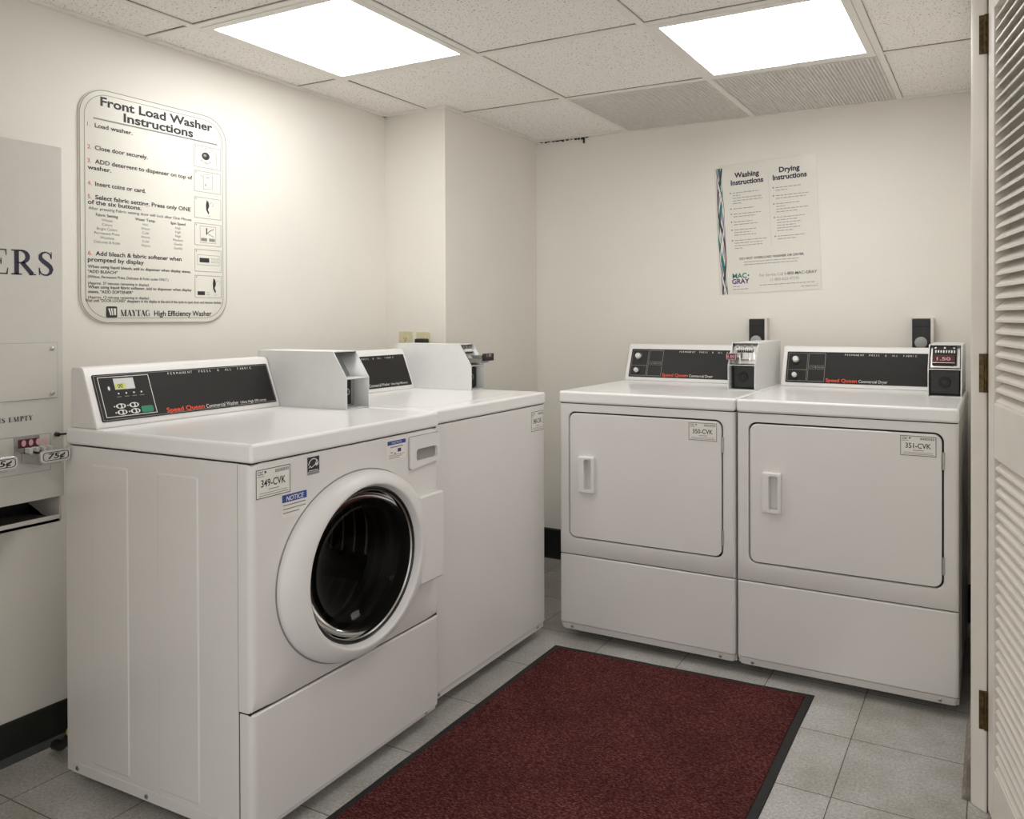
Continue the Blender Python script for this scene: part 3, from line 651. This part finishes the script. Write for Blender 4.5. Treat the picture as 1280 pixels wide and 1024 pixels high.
    s.rect(f, .462, .515, .850, .853, 'inkgrey', .001); s.rect(f, .462, .472, .836, .838, 'inkblack', .001); s.rect(f, .478, .484, .832, .835, 'inkblack', .001); s.rect(f, .492, .506, .836, .846, 'purple', .001)
    for k in range(3): s.rect(f, .456, .52 - .01 * k, .829 - k * .0045, .8305 - k * .0045, 'inkgrey', .001)
    o = s.build('notice_sticker', root); o['label'] = 'white sticker with a thin blue band and small pictures'
    console(root, Wd, H, .004, .590, 'front')
    coin_box(root, H, .592, .692, .280, .66, 'empty'); feet(root, Wd, D)
    return root
front_washer()

# ---- second washer: plain front
def top_washer():
    Wd, D, H = .677, .66, .9274
    root = thing('washing_machine', (.8909, -1.5480, 0), math.radians(90.07), 'white washing machine with a plain flat front, next to the boxed-out wall corner', 'washing machine', 'white washing machines along the left wall')
    mb = MB(); mb.box(0, Wd, .030, D, .036, H - .046, 'white'); mb.build('cabinet', root, bevel=.003)
    mb = MB(); r = .014; sec = [(0.0, .029)] + [(r - r * math.cos(math.pi / 2 * k / 5), r - r * math.sin(math.pi / 2 * k / 5)) for k in range(6)]
    sec = sec + [(Wd - x, y) for x, y in sec[::-1]]
    mb.prism(sec, 'z', .062, H - .0465, 'white'); mb.build('front_panel', root, bevel=.003, seg=2)
    mb = MB(); mb.box(.006, Wd - .006, .008, .035, .040, .062, 'white'); mb.build('base_strip', root)
    mb = MB(); mb.box(.004, Wd - .004, .006, .05, H - .048, H - .043, 'gap'); mb.build('seam_or_shadow', root)
    screws(root, [(.04, .008, .050), (Wd - .05, .008, .050)], .005)
    top_slab(root, Wd, D, H)
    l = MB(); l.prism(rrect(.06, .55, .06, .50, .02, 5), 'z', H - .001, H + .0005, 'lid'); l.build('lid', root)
    label_sticker(root, .575, .662, .787, .862, 0, '348-CVK')
    console(root, Wd, H, .024, .596, 'top'); coin_box(root, H, .598, .688, .282, .65, 'long'); feet(root, Wd, D)
    return root
top_washer()

# ---- dryers
def dryer(loc, rz, num, label, yb, kind):
    Wd, D, H = .683, .70, .9324
    root = thing('clothes_dryer', loc, rz, label, 'dryer', 'white dryers along the back wall')
    mb = MB(); mb.box(0, Wd, .022, D, .036, H - .046, 'white')
    for a, b in ((.12, .26), (.36, .50)):
        P = rrect(a, b, .10, .84, .006, 3); Q = rrect(a + .004, b - .004, .104, .836, .005, 3)
        mb.loft([[(Wd + .0001, y, z) for y, z in P], [(Wd + .002, y, z) for y, z in Q]], 'white', False, True)
    mb.build('cabinet', root)
    dx0, dx1, dz0, dz1 = .040, .642, .384, .857; hole = rrect(dx0, dx1, dz0, dz1, .028, 8); c = ((dx0 + dx1) / 2, (dz0 + dz1) / 2)
    # front panel around the door; corner directions forced so the outline stays square
    z0, z1 = .3222, H - .0465; r = .012
    mb = MB(); n = len(hole) // 4
    def ring(g, y, zb):
        o = []
        for k, (x, z) in enumerate(hole):
            q = k // n; i = (k % n) / (n - 1)
            cx, cz = ((Wd - g, z1), (g, z1), (g, zb), (Wd - g, zb))[q]
            o.append(((x, cz) if (i < .5) == (q in (1, 3)) else (cx, z)) if abs(i - .5) > .01 else (cx, cz))
        return [(x, y, z) for x, z in o]
    loops = [[(x, .02, z) for x, z in hole], [(x, .002, z) for x, z in hole], [(x + (.0015 if x > c[0] else -.0015), 0, z + (.0015 if z > c[1] else -.0015)) for x, z in hole], ring(r, 0, z0 + .003)]
    for k in range(1, 5):
        a = math.pi / 2 * k / 4; loops.append(ring(r * (1 - math.sin(a)), r * (1 - math.cos(a)), z0 + .003 * (1 - math.sin(a))))
    loops.append(ring(0, .0225, z0)); mb.loft(loops, 'white'); mb.build('front_panel', root, smooth=True, angle=40)
    mb = MB(); mb.prism(rrect(dx0 - .002, dx1 + .002, dz0 - .002, dz1 + .002, .028, 6), 'y', .014, .0218, 'gap'); mb.box(.002, Wd - .002, .008, .022, .318, .330, 'gap'); mb.box(.004, Wd - .004, .006, .03, H - .048, H - .043, 'gap'); mb.build('seam_or_shadow', root)
    # door with a recessed pull
    g = .0055; hx0, hx1, hz0, hz1 = .088, .152, .560, .694; d = MB()
    out = rrect(dx0 + g, dx1 - g, dz0 + g, dz1 - g, .025, 8)
    d.loft([[(x, .014, z) for x, z in out], [(x, .001, z) for x, z in out], [(x + (-.002 if x > c[0] else .002), -.001, z + (-.002 if z > c[1] else .002)) for x, z in out],
            [(x, -.001, z) for x, z in rrect(hx0 + .018, hx1 - .006, hz0 + .008, hz1 - .006, .005, 8)]], 'white')
    door = d.build('door', root, smooth=True, angle=20)
    h = MB(); A = rrect(hx0, hx1, hz0, hz1, .004, 5); B = rrect(hx0 + .003, hx1 - .003, hz0 + .003, hz1 - .003, .004, 5); I = rrect(hx0 + .024, hx1 - .010, hz0 + .012, hz1 - .010, .006, 5)
    # the pull stands proud at its edges and is scooped out in the middle
    h.loft([[(x, -.001, z) for x, z in A], [(x, -.014, z) for x, z in A], [(x, -.0165, z) for x, z in B], [(x, -.0165, z) for x, z in I], [(x - .004 if x > .12 else x + .001, .0125, z) for x, z in I]], 'plastic', False, True)
    h.build('handle', door, smooth=True, angle=35)
    label_sticker(door, .518, .622, .782, .845, -.0012, num)
    for zz in (.747, .430):
        k = MB(); k.tube([(dx1 - .001, -.001, zz), (dx1 - .001, -.001, zz + .052)], .004, 'steel', 10); k.build('hinge', root, smooth=True)
    mb = MB(); sec = [(0.0, .0225)] + [(r - r * math.cos(math.pi / 2 * k / 5), r - r * math.sin(math.pi / 2 * k / 5)) for k in range(6)]; sec = sec + [(Wd - x, y) for x, y in sec[::-1]]
    mb.prism(sec, 'z', .062, .320, 'white'); mb.build('lower_panel', root, bevel=.005, seg=3)
    mb = MB(); P = [(x, y + .0) for x, y in sec]; Q = [(x + (.006 if x < Wd / 2 else -.006), y + .010) for x, y in sec]
    mb.loft([[(x, y, .061) for x, y in P], [(x, y, .036) for x, y in Q]], 'white', True, True); mb.build('base_strip', root, smooth=True, angle=40)
    screws(root, [(.052, .004, .048), (Wd - .052, .004, .048)], .006)
    top_slab(root, Wd, D, H)
    console(root, Wd, H, .006, .562 if kind == 'a' else .566, 'dryer', .565)
    coin_box(root, H, .564 if kind == 'a' else .569, .670 if kind == 'a' else .676, yb, .672, kind); feet(root, Wd, D)
    return root
dryer((.9407, -.8529, 0), -.0069, '350-CVK', 'white clothes dryer with the sticker 350-CVK, nearer the washing machines', .296, 'a')
dryer((1.6316, -.8577, 0), -.0069, '351-CVK', 'white clothes dryer with the sticker 351-CVK, next to the louvered door', .352, 'b')

# ------------------------------------------------------------------ instruction board on the left wall
def board():
    y0, y1, z0, z1 = -2.058, -1.557, 1.194, 1.902
    root = thing('instruction_board', (0, (y0 + y1) / 2, z0), 0, 'cream rounded board of washer instructions with small pictures on the left wall', 'sign')
    f0 = lambda yy, zz: (yy - (y0 + y1) / 2, zz - z0)
    mb = MB(); a, b = (y1 - y0) / 2, z1 - z0
    P = rrect(-a, a, 0, b, .085, 12); Q = rrect(-a + .0025, a - .0025, .0025, b - .0025, .083, 12)
    mb.loft([[(.0005, y, z) for y, z in P], [(.004, y, z) for y, z in P], [(.0055, y, z) for y, z in Q]], 'board', True, True)
    pl = mb.build('panel', root, smooth=True, angle=30)
    f = fr((.0055, 0, 0), (0, 1, 0), (0, 0, 1)); mb = MB(); L = .0006
    for r_, w, k in ((.003, .0022, 'boardedge'), (.017, .0016, 'inkgrey')):
        p = rrect(-a + r_, a - r_, r_, b - r_, .085 - r_ * .8, 12); mb.stroke(f, p + [p[0]], w, k, L)
    def T(s, y, z, cap, m='inkblack', y2=None, bold=.0, al='L'):
        X, Z_ = f0(y, z); mb.text(s, f, X, Z_, cap, m, width=None if y2 is None else y2 - y, bold=bold, align=al, lift=L)
    T('Front Load Washer', -1.994, 1.851, .026, y2=-1.613, bold=.028); T('Instructions', -1.923, 1.817, .026, y2=-1.686, bold=.028)
    X0, Z0 = f0(-2.015, 1.809); mb.rect(f, X0, X0 + .421, Z0 - .0022, Z0 + .0022, 'inkgrey', L)
    c = .0125; B = .02
    for n_, z, s, e in (('1.', 1.782, 'Load washer.', -1.895), ('2.', 1.715, 'Close door securely.', -1.846), ('3.', 1.674, 'ADD detergent to dispenser on top of', -1.690), ('4.', 1.607, 'Insert coins or card.', -1.853), ('5.', 1.567, 'Select fabric setting. Press only ONE', -1.697), ('6.', 1.399, 'Add bleach & fabric softener when', -1.731)):
        T(n_, -2.033, z, c, 'inkred'); T(s, -2.011, z, c, y2=e, bold=B)
    T('washer.', -2.033, 1.654, c, y2=-1.962, bold=B); T('of the six buttons.', -2.033, 1.551, c, y2=-1.868, bold=B); T('prompted by display', -2.034, 1.380, c, y2=-1.861, bold=B)
    c = .0085
    T('After pressing Fabric setting door will lock after One Minute', -2.031, 1.535, c, y2=-1.694)
    for y, h, rows in ((-1.976, 'Fabric Setting', ('Whites', 'Colors', 'Bright Colors', 'Permanent Press', 'Woolens', 'Delicates & Knits')), (-1.855, 'Water Temp.', ('Hot', 'Warm', 'Cold', 'Warm', 'Cold', 'Warm')), (-1.743, 'Spin Speed', ('High', 'High', 'High', 'Medium', 'Gentle', 'Gentle'))):
        T(h, y, 1.517, c, bold=.01, al='C')
        for k, s in enumerate(rows): T(s, y, 1.503 - .0133 * k, .0078, 'inkgrey', al='C')
    for s, z, e in (('When using liquid bleach, add to dispenser when display states,', 1.361, -1.698), ('"ADD BLEACH"', 1.346, -1.945), ('(Whites, Permanent Press, Delicates & Knits cycles ONLY.)', 1.331, -1.778), ('(Approx. 27 minutes remaining in display)', 1.312, -1.845), ('When using liquid fabric softener, add to dispenser when display', 1.300, -1.695), ('states, "ADD SOFTENER"', 1.286, -1.897), ('(Approx. 12 minutes remaining in display)', 1.270, -1.845)):
        T(s, -2.034, z, .0078 if '(' in s else .0085, y2=e, bold=.008 if '(' in s else .016)
    T('Wait until "DOOR LOCKED" disappears in the display at the end of the cycle to open door and remove clothes.', -2.042, 1.2595, .0085, y2=-1.582, bold=.012)
    X, Z_ = f0(-1.981, 1.2125); mb.flat([(X + u * .034, Z_ + v * .034) for u, v in ((.08, 0), (.92, 0), (1, .08), (1, .92), (.92, 1), (.08, 1), (0, .92), (0, .08))], f, 'inkblack', L)
    for k in range(3): mb.flat([(X + .006 + k * .008, Z_ + .028), (X + .0105 + k * .008, Z_ + .028), (X + .0165 + k * .005, Z_ + .007), (X + .0125 + k * .006, Z_ + .007)], f, 'board', L + .0005)
    mb.rect(f, X + .027, X + .030, Z_ + .007, Z_ + .028, 'board', L + .0005)
    X, Z_ = f0(-1.937, 1.217); serif_text(mb, f, 'MAYTAG', X, Z_, .019, 'inkblack', width=.096, lift=L, wt=1.45)
    T('High Efficiency Washer', -1.828, 1.2175, .0165, y2=-1.620, bold=.022)
    # pictograms
    tops = ((1.795, 1.721), (1.709, 1.638), (1.620, 1.549), (1.532, 1.457), (1.443, 1.368), (1.355, 1.279))
    for k, (t_, b_) in enumerate(tops):
        X, Z1 = f0(-1.683, t_); Z0 = Z1 - (t_ - b_); w, h = .102, Z1 - Z0; mb.outline(f, X, X + w, Z0, Z1, .0013, 'inkgrey', L)
        q = lambda u, v: (X + u * w, Z0 + v * h)
        mb.rect(f, *[q(.05, 0)[0], q(.08, 0)[0]], Z1 - .008, Z1 - .004, 'inkgrey', L)
        S = lambda pts, wd=.0012, m='inkgrey': mb.stroke(f, [q(*p) for p in pts], wd, m, L)
        if k == 0:
            cx, cz = q(.43, .55); mb.disc(f, cx, cz, .015, .013, 'inkblack', L); mb.disc(f, cx - .003, cz + .002, .006, .005, 'inkgrey', L + .0004)
            for a in range(8): S([(.43 + .18 * math.cos(a * .785), .55 + .24 * math.sin(a * .785)), (.43 + .27 * math.cos(a * .785), .55 + .36 * math.sin(a * .785))])
            S([(.4, .9), (.62, .95), (.84, .7), (.84, .25)]); S([(.25, .35), (.45, .2), (.62, .3)])
        elif k == 1:
            S([(.34, .15), (.34, .85), (.68, .9), (.68, .2), (.34, .15)]); S([(.2, .8), (.34, .72)]); S([(.44, .72), (.56, .74)], .002); S([(.42, .3), (.42, .42)], .003)
        elif k in (2, 5):
            o_ = 0 if k == 2 else .24
            mb.flat([q(.46 + o_, .90), q(.53 + o_, .80), q(.55 + o_, .60), q(.50 + o_, .45), q(.55 + o_, .30), q(.52 + o_, .22), q(.44 + o_, .42), q(.43 + o_, .65)], f, 'inkblack', L)
            S([(.53 + o_, .66), (.64 + o_, .82), (.72 + o_, .72), (.66 + o_, .6)]); S([(.5 + o_, .12), (.58 + o_, .14)])
            if k == 5: mb.rect(f, q(.10, 0)[0], q(.37, 0)[0], q(0, .12)[1], q(0, .29)[1], 'inkblack', L); S([(.42, .14), (.55, .14)]); S([(.42, .24), (.55, .24)])
        elif k == 3:
            mb.outline(f, q(.2, 0)[0], q(.8, 0)[0], q(0, .12)[1], q(0, .88)[1], .001, 'inkgrey', L); S([(.45, .8), (.45, .5)], .004, 'inkblack'); S([(.45, .55), (.62, .72), (.72, .76)], .002, 'inkblack'); S([(.5, .55), (.72, .42)], .002)
            for u in (.24, .54): mb.rect(f, q(u, 0)[0], q(u + .22, 0)[0], q(0, .2)[1], q(0, .34)[1], 'inkgrey', L)
        elif k == 4:
            mb.outline(f, q(.1, 0)[0], q(.93, 0)[0], q(0, .3)[1], q(0, .76)[1], .001, 'inkgrey', L); mb.rect(f, q(.18, 0)[0], q(.54, 0)[0], q(0, .42)[1], q(0, .62)[1], 'inkblack', L)
            for u in (.62, .72, .82):
                for v in (.42, .55): mb.outline(f, q(u, 0)[0], q(u + .06, 0)[0], q(0, v)[1], q(0, v + .08)[1], .0008, 'inkgrey', L)
    o = mb.build('printing', root); o['label'] = 'black and red printed wording and line pictures'
board()

# ------------------------------------------------------------------ poster on the back wall
def poster():
    root = thing('instruction_poster', (1.509, -.001, 1.61), 0, 'thin pale washing and drying instructions poster above the dryers', 'poster')
    root.rotation_euler = (0, -math.radians(2.5), 0)
    w, h = .228, .292
    f = fr((0, -.0012, 0), (1, 0, 0), (0, 0, 1)); L = .0005
    mb = MB(); mb.box(-w + .022, w, -.0012, 0, -h, h, 'film'); mb.prism([(-w + .022, h - .012), (-w, h - .012), (-w, -h), (-w + .022, -h)], 'y', -.0012, 0, 'film'); mb.build('sheet', root)
    mb = MB()
    def T(s, x, z, cap, m, width, al='C', bold=.0): mb.text(s, f, x, z, cap, m, width=width, align=al, bold=bold, lift=L)
    T('Washing', -.078, .228, .022, 'inknavy', .112, bold=.035); T('Instructions', -.078, .196, .022, 'inknavy', .148, bold=.035)
    T('Drying', .112, .228, .022, 'inknavy', .09, bold=.035); T('Instructions', .112, .196, .022, 'inknavy', .148, bold=.035)
    # small print, too fine to read: broken lines of word-length dashes
    rnd = random.Random(3)
    def lines(x, z, lens, num=True):
        if num: mb.rect(f, x - .012, x - .008, z, z + .006, 'inknavy', L)
        for n_ in lens:
            xx = x
            while xx < x + n_:
                q = min(rnd.uniform(.008, .022), x + n_ - xx); mb.rect(f, xx, xx + q, z + .0008, z + .0038, 'inkgrey', L); xx += q + .0035
            z -= .0118
        return z - .012
    z = .158
    for ls in ((.12, .035, .13, .135, .04), (.095,), (.125, .10), (.085, .11), (.10, .075, .10), (.145, .125, .125, .035)): z = lines(-.146, z, ls)
    z = .160
    for ls in ((.11, .05), (.14, .13), (.105, .04, .14, .09), (.12, .09, .105, .08, .10, .07), (.12, .08)): z = lines(.048, z, ls)
    mb.rect(f, .018, .0186, -.09, .24, 'lilac', L)
    T('DO NOT OVERLOAD WASHER OR DRYER', .016, -.141, .0095, 'inkblack', .285, bold=.02)
    lines(-.108, -.155, (.245, .24), False)
    T('MAC', -.163, -.222, .021, 'teal', .066, 'L', .03); mb.disc(f, -.090, -.212, .004, .004, 'teal', L, 10); T('GRAY', -.166, -.247, .021, 'purple', .080, 'L', .03)
    lines(-.162, -.262, (.03, .07), False)
    T('For Service Call', -.04, -.222, .0125, 'inkgrey', .104, 'L'); T('1-800-MAC-GRAY', .072, -.222, .0125, 'inkblack', .138, 'L', .01); T('(1-800-622-4729)', .07, -.244, .0115, 'inkgrey', .125)
    lines(-.04, -.262, (.24,), False); lines(.14, -.278, (.07,), False)
    o = mb.build('printing', root); o['label'] = 'dark headings and grey small print'
    mb = MB()
    ribs = (('lilac', -.203, .013, 3.4, .013), ('teal', -.207, .010, .4, .017), ('film', -.206, .012, .9, .005), ('purpledark', -.203, .014, 2.2, .008), ('film', -.203, .013, 4.6, .006), ('inkblack', -.203, .015, 5.0, .003))
    for k, (m, x, amp, ph, wd) in enumerate(ribs):
        pts = [(x + amp * math.sin(ph + 5.2 * t / 40 * 1.6) + .018 * max(0, t / 40 - .72), .278 - .57 * t / 40) for t in range(41)]
        ws = [wd * (.45 + .55 * abs(math.cos(ph + 5.2 * t / 40 * 1.6))) for t in range(41)]
        mb.stroke(f, pts, ws, m, L + .0002 * k)
    o = mb.build('ribbon_border', root); o['label'] = 'twisted teal, purple and grey ribbons down the left edge'
poster()

# ------------------------------------------------------------------ vending dispenser on the left wall
def dispenser():
    d = .18; ya, yb, z0, z1 = -2.78, -2.202, .735, 1.668
    root = thing('vending_dispenser', (0, (ya + yb) / 2, .65), 0, 'beige wall-mounted vending dispenser with coin slides at the left edge', 'dispenser')
    cy, cz = (ya + yb) / 2, .65; Y = lambda v: v - cy; Z_ = lambda v: v - cz
    mb = MB(); mb.box(.0005, d, Y(ya), Y(yb), Z_(z0), Z_(z1), 'unit')
    mb.build('cabinet', root, bevel=.003)
    t = MB(); x1 = d - .004                                             # delivery tray under the front
    t.box(.0005, .02, Y(ya), Y(yb) - .006, Z_(.66), Z_(z0), 'unit'); t.box(.02, x1, Y(yb) - .010, Y(yb) - .006, Z_(.675), Z_(z0), 'unit'); t.box(.02, x1, Y(ya), Y(ya) + .004, Z_(.675), Z_(z0), 'unit')
    t.box(.02, x1, Y(ya) + .004, Y(yb) - .010, Z_(.668), Z_(.675), 'unit'); t.box(x1 - .004, x1, Y(ya), Y(yb) - .006, Z_(.668), Z_(.687), 'unit')
    t.box(.021, .030, Y(ya) + .004, Y(yb) - .010, Z_(.675), Z_(z0), 'black'); t.build('tray', root, bevel=.001, seg=1)
    f = fr((d, 0, 0), (0, 1, 0), (0, 0, 1))
    l = MB()
    # wording: only its visible end is known
    # (two runs of capitals, each a part)
    serif_text(l, f, 'ERS', Y(-2.379), Z_(1.3225), .0635, 'inknavy', width=.156, lift=.0006, wt=1.12); l.build('lettering', root)['label'] = 'large navy serif capitals'
    l = MB(); serif_text(l, f, 'IS EMPTY', Y(-2.358), Z_(.947), .0125, 'inknavy', width=.079, lift=.0006, wt=1.3)
    o = l.build('lettering', root); o['label'] = 'small navy serif capitals'
    p = MB(); a0, a1, b0, b1 = Y(ya) + .04, Y(-2.2185), Z_(1.0), Z_(1.146); p.box(d, d + .002, a0, a1, b0, b1, 'unit'); po = p.build('access_panel', root, bevel=.0008, seg=1)
    s = MB(); s.outline(f, a0 - .001, a1 + .001, b0 - .001, b1 + .001, .0012, 'inkgrey', .0004); s.build('seam_or_shadow', po)
    for zz in (1.130, 1.013):
        k = MB(); k.tube([(d + .002, Y(-2.232), Z_(zz)), (d + .0045, Y(-2.232), Z_(zz)), (d + .006, Y(-2.232), Z_(zz))], [.005, .005, .003], 'steel', 12); k.build('screw', po, smooth=True)
    s = MB(); s.outline(f, Y(-2.60), Y(-2.236), Z_(.810), Z_(.908), .0012, 'inkgrey', .0004); s.build('seam_or_shadow', root)
    # coin slides
    def slide(y0, y1, z, out, label):
        m = MB(); m.box(d, d + .004, Y(y0), Y(y1), Z_(z - .026), Z_(z + .040), 'steel'); m.box(d + .004, d + .006, Y(y0) + .008, Y(y1) - .004, Z_(z + .012), Z_(z + .034), 'maroon')
        ff = fr((d + .006, 0, 0), (0, 1, 0), (0, 0, 1))
        for k in range(4): m.disc(ff, Y(y0) + .020 + k * .017, Z_(z + .024), .0055, .0085, 'slotpink', .0005, 14)
        o = m.build('coin_plate', root); o['label'] = label
        g = MB(); g.box(d + .004, d + out, Y(y0) + .016, Y(y1) + .004, Z_(z - .026), Z_(z - .002), 'steel')
        for k in range(4): g.box(d + .006, d + .030, Y(y0) + .022 + k * .016, Y(y0) + .030 + k * .016, Z_(z - .002), Z_(z + .012), 'inkwhite')
        g.box(d + .006, d + out - .002, Y(y0) + .034, Y(y1), Z_(z - .002), Z_(z + .002), 'black'); g.build('slide', o, bevel=.001, seg=1)
        h = MB(); P = rrect(Y(y1) - .050, Y(y1) + .022, Z_(z - .020), Z_(z + .012), .010, 5)
        h.prism([(y, zz) for y, zz in P], 'x', d + out, d + out + .008, 'chrome'); gf = fr((d + out + .008, 0, 0), (0, 1, 0), (0, 0, 1))
        pp = rrect(Y(y1) - .044, Y(y1) + .016, Z_(z - .014), Z_(z + .006), .007, 5); h.stroke(gf, pp + [pp[0]], .0016, 'black', .0005)
        h.text('75\u00a2', gf, Y(y1) - .014, Z_(z - .010), .013, 'black', width=.040, align='C', bold=.02, lift=.0006, shear=.25); h.build('handle', o, bevel=.0012, seg=1)
    slide(-2.324, -2.265, .866, .094, 'chrome coin plate with pink slots'); slide(-2.447, -2.388, .864, .094, 'chrome coin plate with pink slots')
    k = MB(); k.tube([(d, Y(-2.222), Z_(.902)), (d + .010, Y(-2.222), Z_(.902)), (d + .012, Y(-2.222), Z_(.902))], [.006, .006, .004], 'black', 12); k.tube([(d + .006, Y(-2.222), Z_(.902)), (d + .012, Y(-2.206), Z_(.902)), (d + .013, Y(-2.190), Z_(.9015))], .0028, 'black', 8); k.build('lock', root, smooth=True)
dispenser()

# ------------------------------------------------------------------ outlets, plug, dryer receptacles, hose
def outlet(x0, x1, z0, z1, label):
    cx, cz = (x0 + x1) / 2, (z0 + z1) / 2
    root = thing('wall_outlet', (cx, -.7448, cz), 0, label, 'outlet', 'ivory outlets above the far washing machine')
    hw, hh = (x1 - x0) / 2, (z1 - z0) / 2
    p = MB(); p.prism(rrect(-hw, hw, -hh, hh, .004, 3), 'y', -.005, -.0003, 'ivory'); p.build('cover_plate', root, bevel=.0015)
    for s in (-1, 1):
        r = MB(); r.tube([(0, -.0045, s * .019), (0, -.0065, s * .019)], .0155, 'ivory', 20)
        f = fr((0, -.0065, 0), (1, 0, 0), (0, 0, 1)); r.rect(f, -.007, -.005, s * .019 - .002, s * .019 + .007, 'black', .0004); r.rect(f, .005, .007, s * .019 - .002, s * .019 + .007, 'black', .0004); r.disc(f, 0, s * .019 - .007, .0028, .0028, 'black', .0004, 10); r.build('socket', root, smooth=True)
outlet(.078, .152, 1.045, 1.150, 'ivory wall outlet with nothing plugged in, left of its pair')
outlet(.174, .248, 1.045, 1.148, 'ivory wall outlet holding a black plug, right of its pair')
root = thing('power_plug', (.219, -.7515, 1.098), 0, 'black power plug in the right ivory wall outlet', 'plug')
mb = MB(); mb.prism(rrect(-.024, .026, -.014, .022, .006, 4), 'y', -.036, 0, 'black'); mb.build('plug_body', root, bevel=.004)
mb = MB(); mb.tube([(-.02, -.02, 0), (-.035, -.022, -.004), (-.05, -.03, -.03), (-.055, -.05, -.10), (-.055, -.06, -.16), (-.05, -.055, -.40)], .0045, 'black', 10); mb.build('cord', root, smooth=True)

def receptacle(x, label):
    root = thing('dryer_receptacle', (x, 0, 1.13), 0, label, 'power socket', 'black sockets on the back wall')
    b = MB(); b.box(-.034, .034, -.048, -.0005, -.085, .068, 'black'); b.build('box', root, bevel=.003)
    s = MB(); s.box(-.038, .038, -.030, -.0005, .0685, .074, 'vent'); s.box(.0345, .046, -.046, -.0005, -.08, .0735, 'vent'); o = s.build('metal_sleeve', root, bevel=.002); o['label'] = 'grey metal sleeve'
    c = MB(); c.box(-.030, .030, -.050, -.048, .036, .040, 'panel'); c.build('cover_ridge', root)
    p = MB(); p.tube([(0, -.047, -.026), (0, -.062, -.026), (0, -.066, -.026)], [.023, .023, .016], 'greyplug', 24); o = p.build('plug', root, smooth=True); o['label'] = 'round grey plug'
receptacle(1.477, 'black socket on the back wall behind the coin box of dryer 350')
receptacle(2.146, 'black socket on the back wall behind the dryer nearest the door')

root = thing('drain_hose', (.140, -2.177, 0), 0, 'black hose end with a yellow band on the floor behind the front-load washing machine', 'hose')
mb = MB(); mb.tube([(-.075, .01, .02), (-.05, .012, .022), (-.02, .014, .045), (.0, .018, .075), (.01, .05, .12), (.01, .15, .18), (0, .3, .2)], .014, 'black', 12); mb.build('hose', root, smooth=True)
mb = MB(); mb.tube([(-.006, .0165, .066), (.001, .019, .078), (.0085, .042, .108)], .0165, 'yellow', 12); mb.build('band', root, smooth=True)

# ------------------------------------------------------------------ floor mat
def floor_mat():
    P = [(.963, -.928), (1.898, -.900), (1.907, -2.45), (.972, -2.45)]
    cx = sum(p[0] for p in P) / 4; cy = sum(p[1] for p in P) / 4
    root = thing('floor_mat', (cx, cy, 0), 0, 'burgundy carpet mat with a black rubber edge lying between the machines', 'mat')
    P = [(x - cx, y - cy) for x, y in P]
    def inset(d): return [(x - math.copysign(d, x), y - math.copysign(d, y)) for x, y in P]
    def dense(Q, n=14):
        o = []
        for (a, b), (c, d) in zip(Q, Q[1:] + Q[:1]): o += [(a + (c - a) * k / n, b + (d - b) * k / n) for k in range(n)]
        return o
    rnd = random.Random(5); wob = [rnd.uniform(-.0012, .0012) for _ in range(56)]
    def ring(d, z): return [(x + w_, y + w_, z) for (x, y), w_ in zip(dense(inset(d)), wob)]
    mb = MB(); mb.loft([ring(0, .0003), ring(.002, .003), ring(.022, .0045), ring(.026, .0045)], 'rubber'); mb.build('rubber_border', root, smooth=True)
    mb = MB(); mb.loft([ring(.0245, .0012), ring(.026, .0075), ring(.030, .0085)], 'pile', False, True); o = mb.build('carpet_pile', root); 
floor_mat()

# ------------------------------------------------------------------ jamb and louvered door
mb = MB(); mb.prism([(XJ, -1.292), (XJ, -1.2853), (2.395, -1.2853), (2.395, -1.320), (2.389, -1.320), (2.366, -1.302)], 'z', 0, ZC, 'trim')
struct(mb, 'trim_4', 'cream painted door jamb carrying three brass hinges', 'door jamb', bevel=.004, seg=3)
def louvered_door():
    ang = math.atan2(-.975, .223); zb, zt, wd, th = .012, 2.04, .46, .034
    root = thing('door_1', (2.3965, -1.326, 0), ang, 'cream painted louvered door standing open at the right edge', 'door'); root['kind'] = 'structure'
    # local x runs along the leaf from the hinge, local y through its thickness (visible face at y = 0, body behind at +y)
    sw = .055; z_a, z_b, z_c, z_d = .14, .876, 1.005, 1.93
    for x0, x1 in ((.001, sw), (wd - sw, wd)):
        m = MB(); m.box(x0, x1, 0, th, zb, zt, 'trim'); m.build('stile', root, bevel=.003, seg=2)
    for a, b in ((zb, z_a), (z_b, z_c), (z_d, zt)):
        m = MB(); m.box(sw + .0003, wd - sw - .0003, .0005, th - .0005, a, b, 'trim'); m.build('rail', root, bevel=.002, seg=2)
    for a, b in ((z_a, z_b), (z_c, z_d)):
        m = MB(); n = round((b - a) / .0275); p = (b - a) / n
        for k in range(n):
            z = a + (k + .5) * p; hy, hz = .0135, .015
            sec = [(th / 2 - hy, z - hz), (th / 2 - hy, z - hz + .007), (th / 2 + hy, z + hz), (th / 2 + hy, z + hz - .007)]
            m.prism(sec, 'x', sw + .0002, wd - sw - .0002, 'trim')
        m.build('louver_panel', root, bevel=.0012, seg=1)
    for z in (1.89, .915 + .155, .225 + .0):
        pass
    for zc in (1.890, 1.071, .251):
        h = MB(); h.tube([(-.004, -.004, zc - .047), (-.004, -.004, zc + .047)], .0045, 'brass', 12); h.box(.0, .002, -.002, .028, zc - .047, zc + .047, 'brass')
        ca, sa = math.cos(-ang), math.sin(-ang)
        h.build('hinge', root, smooth=True, angle=40)
        j = MB(); j.box(2.3765, 2.3935, -1.3215, -1.3195, zc - .047, zc + .047, 'brass')
        jo = j.build('hinge_leaf', None); jo.parent = root; jo.matrix_parent_inverse = (Matrix.Translation(root.location) @ Matrix.Rotation(ang, 4, 'Z')).inverted()
louvered_door()
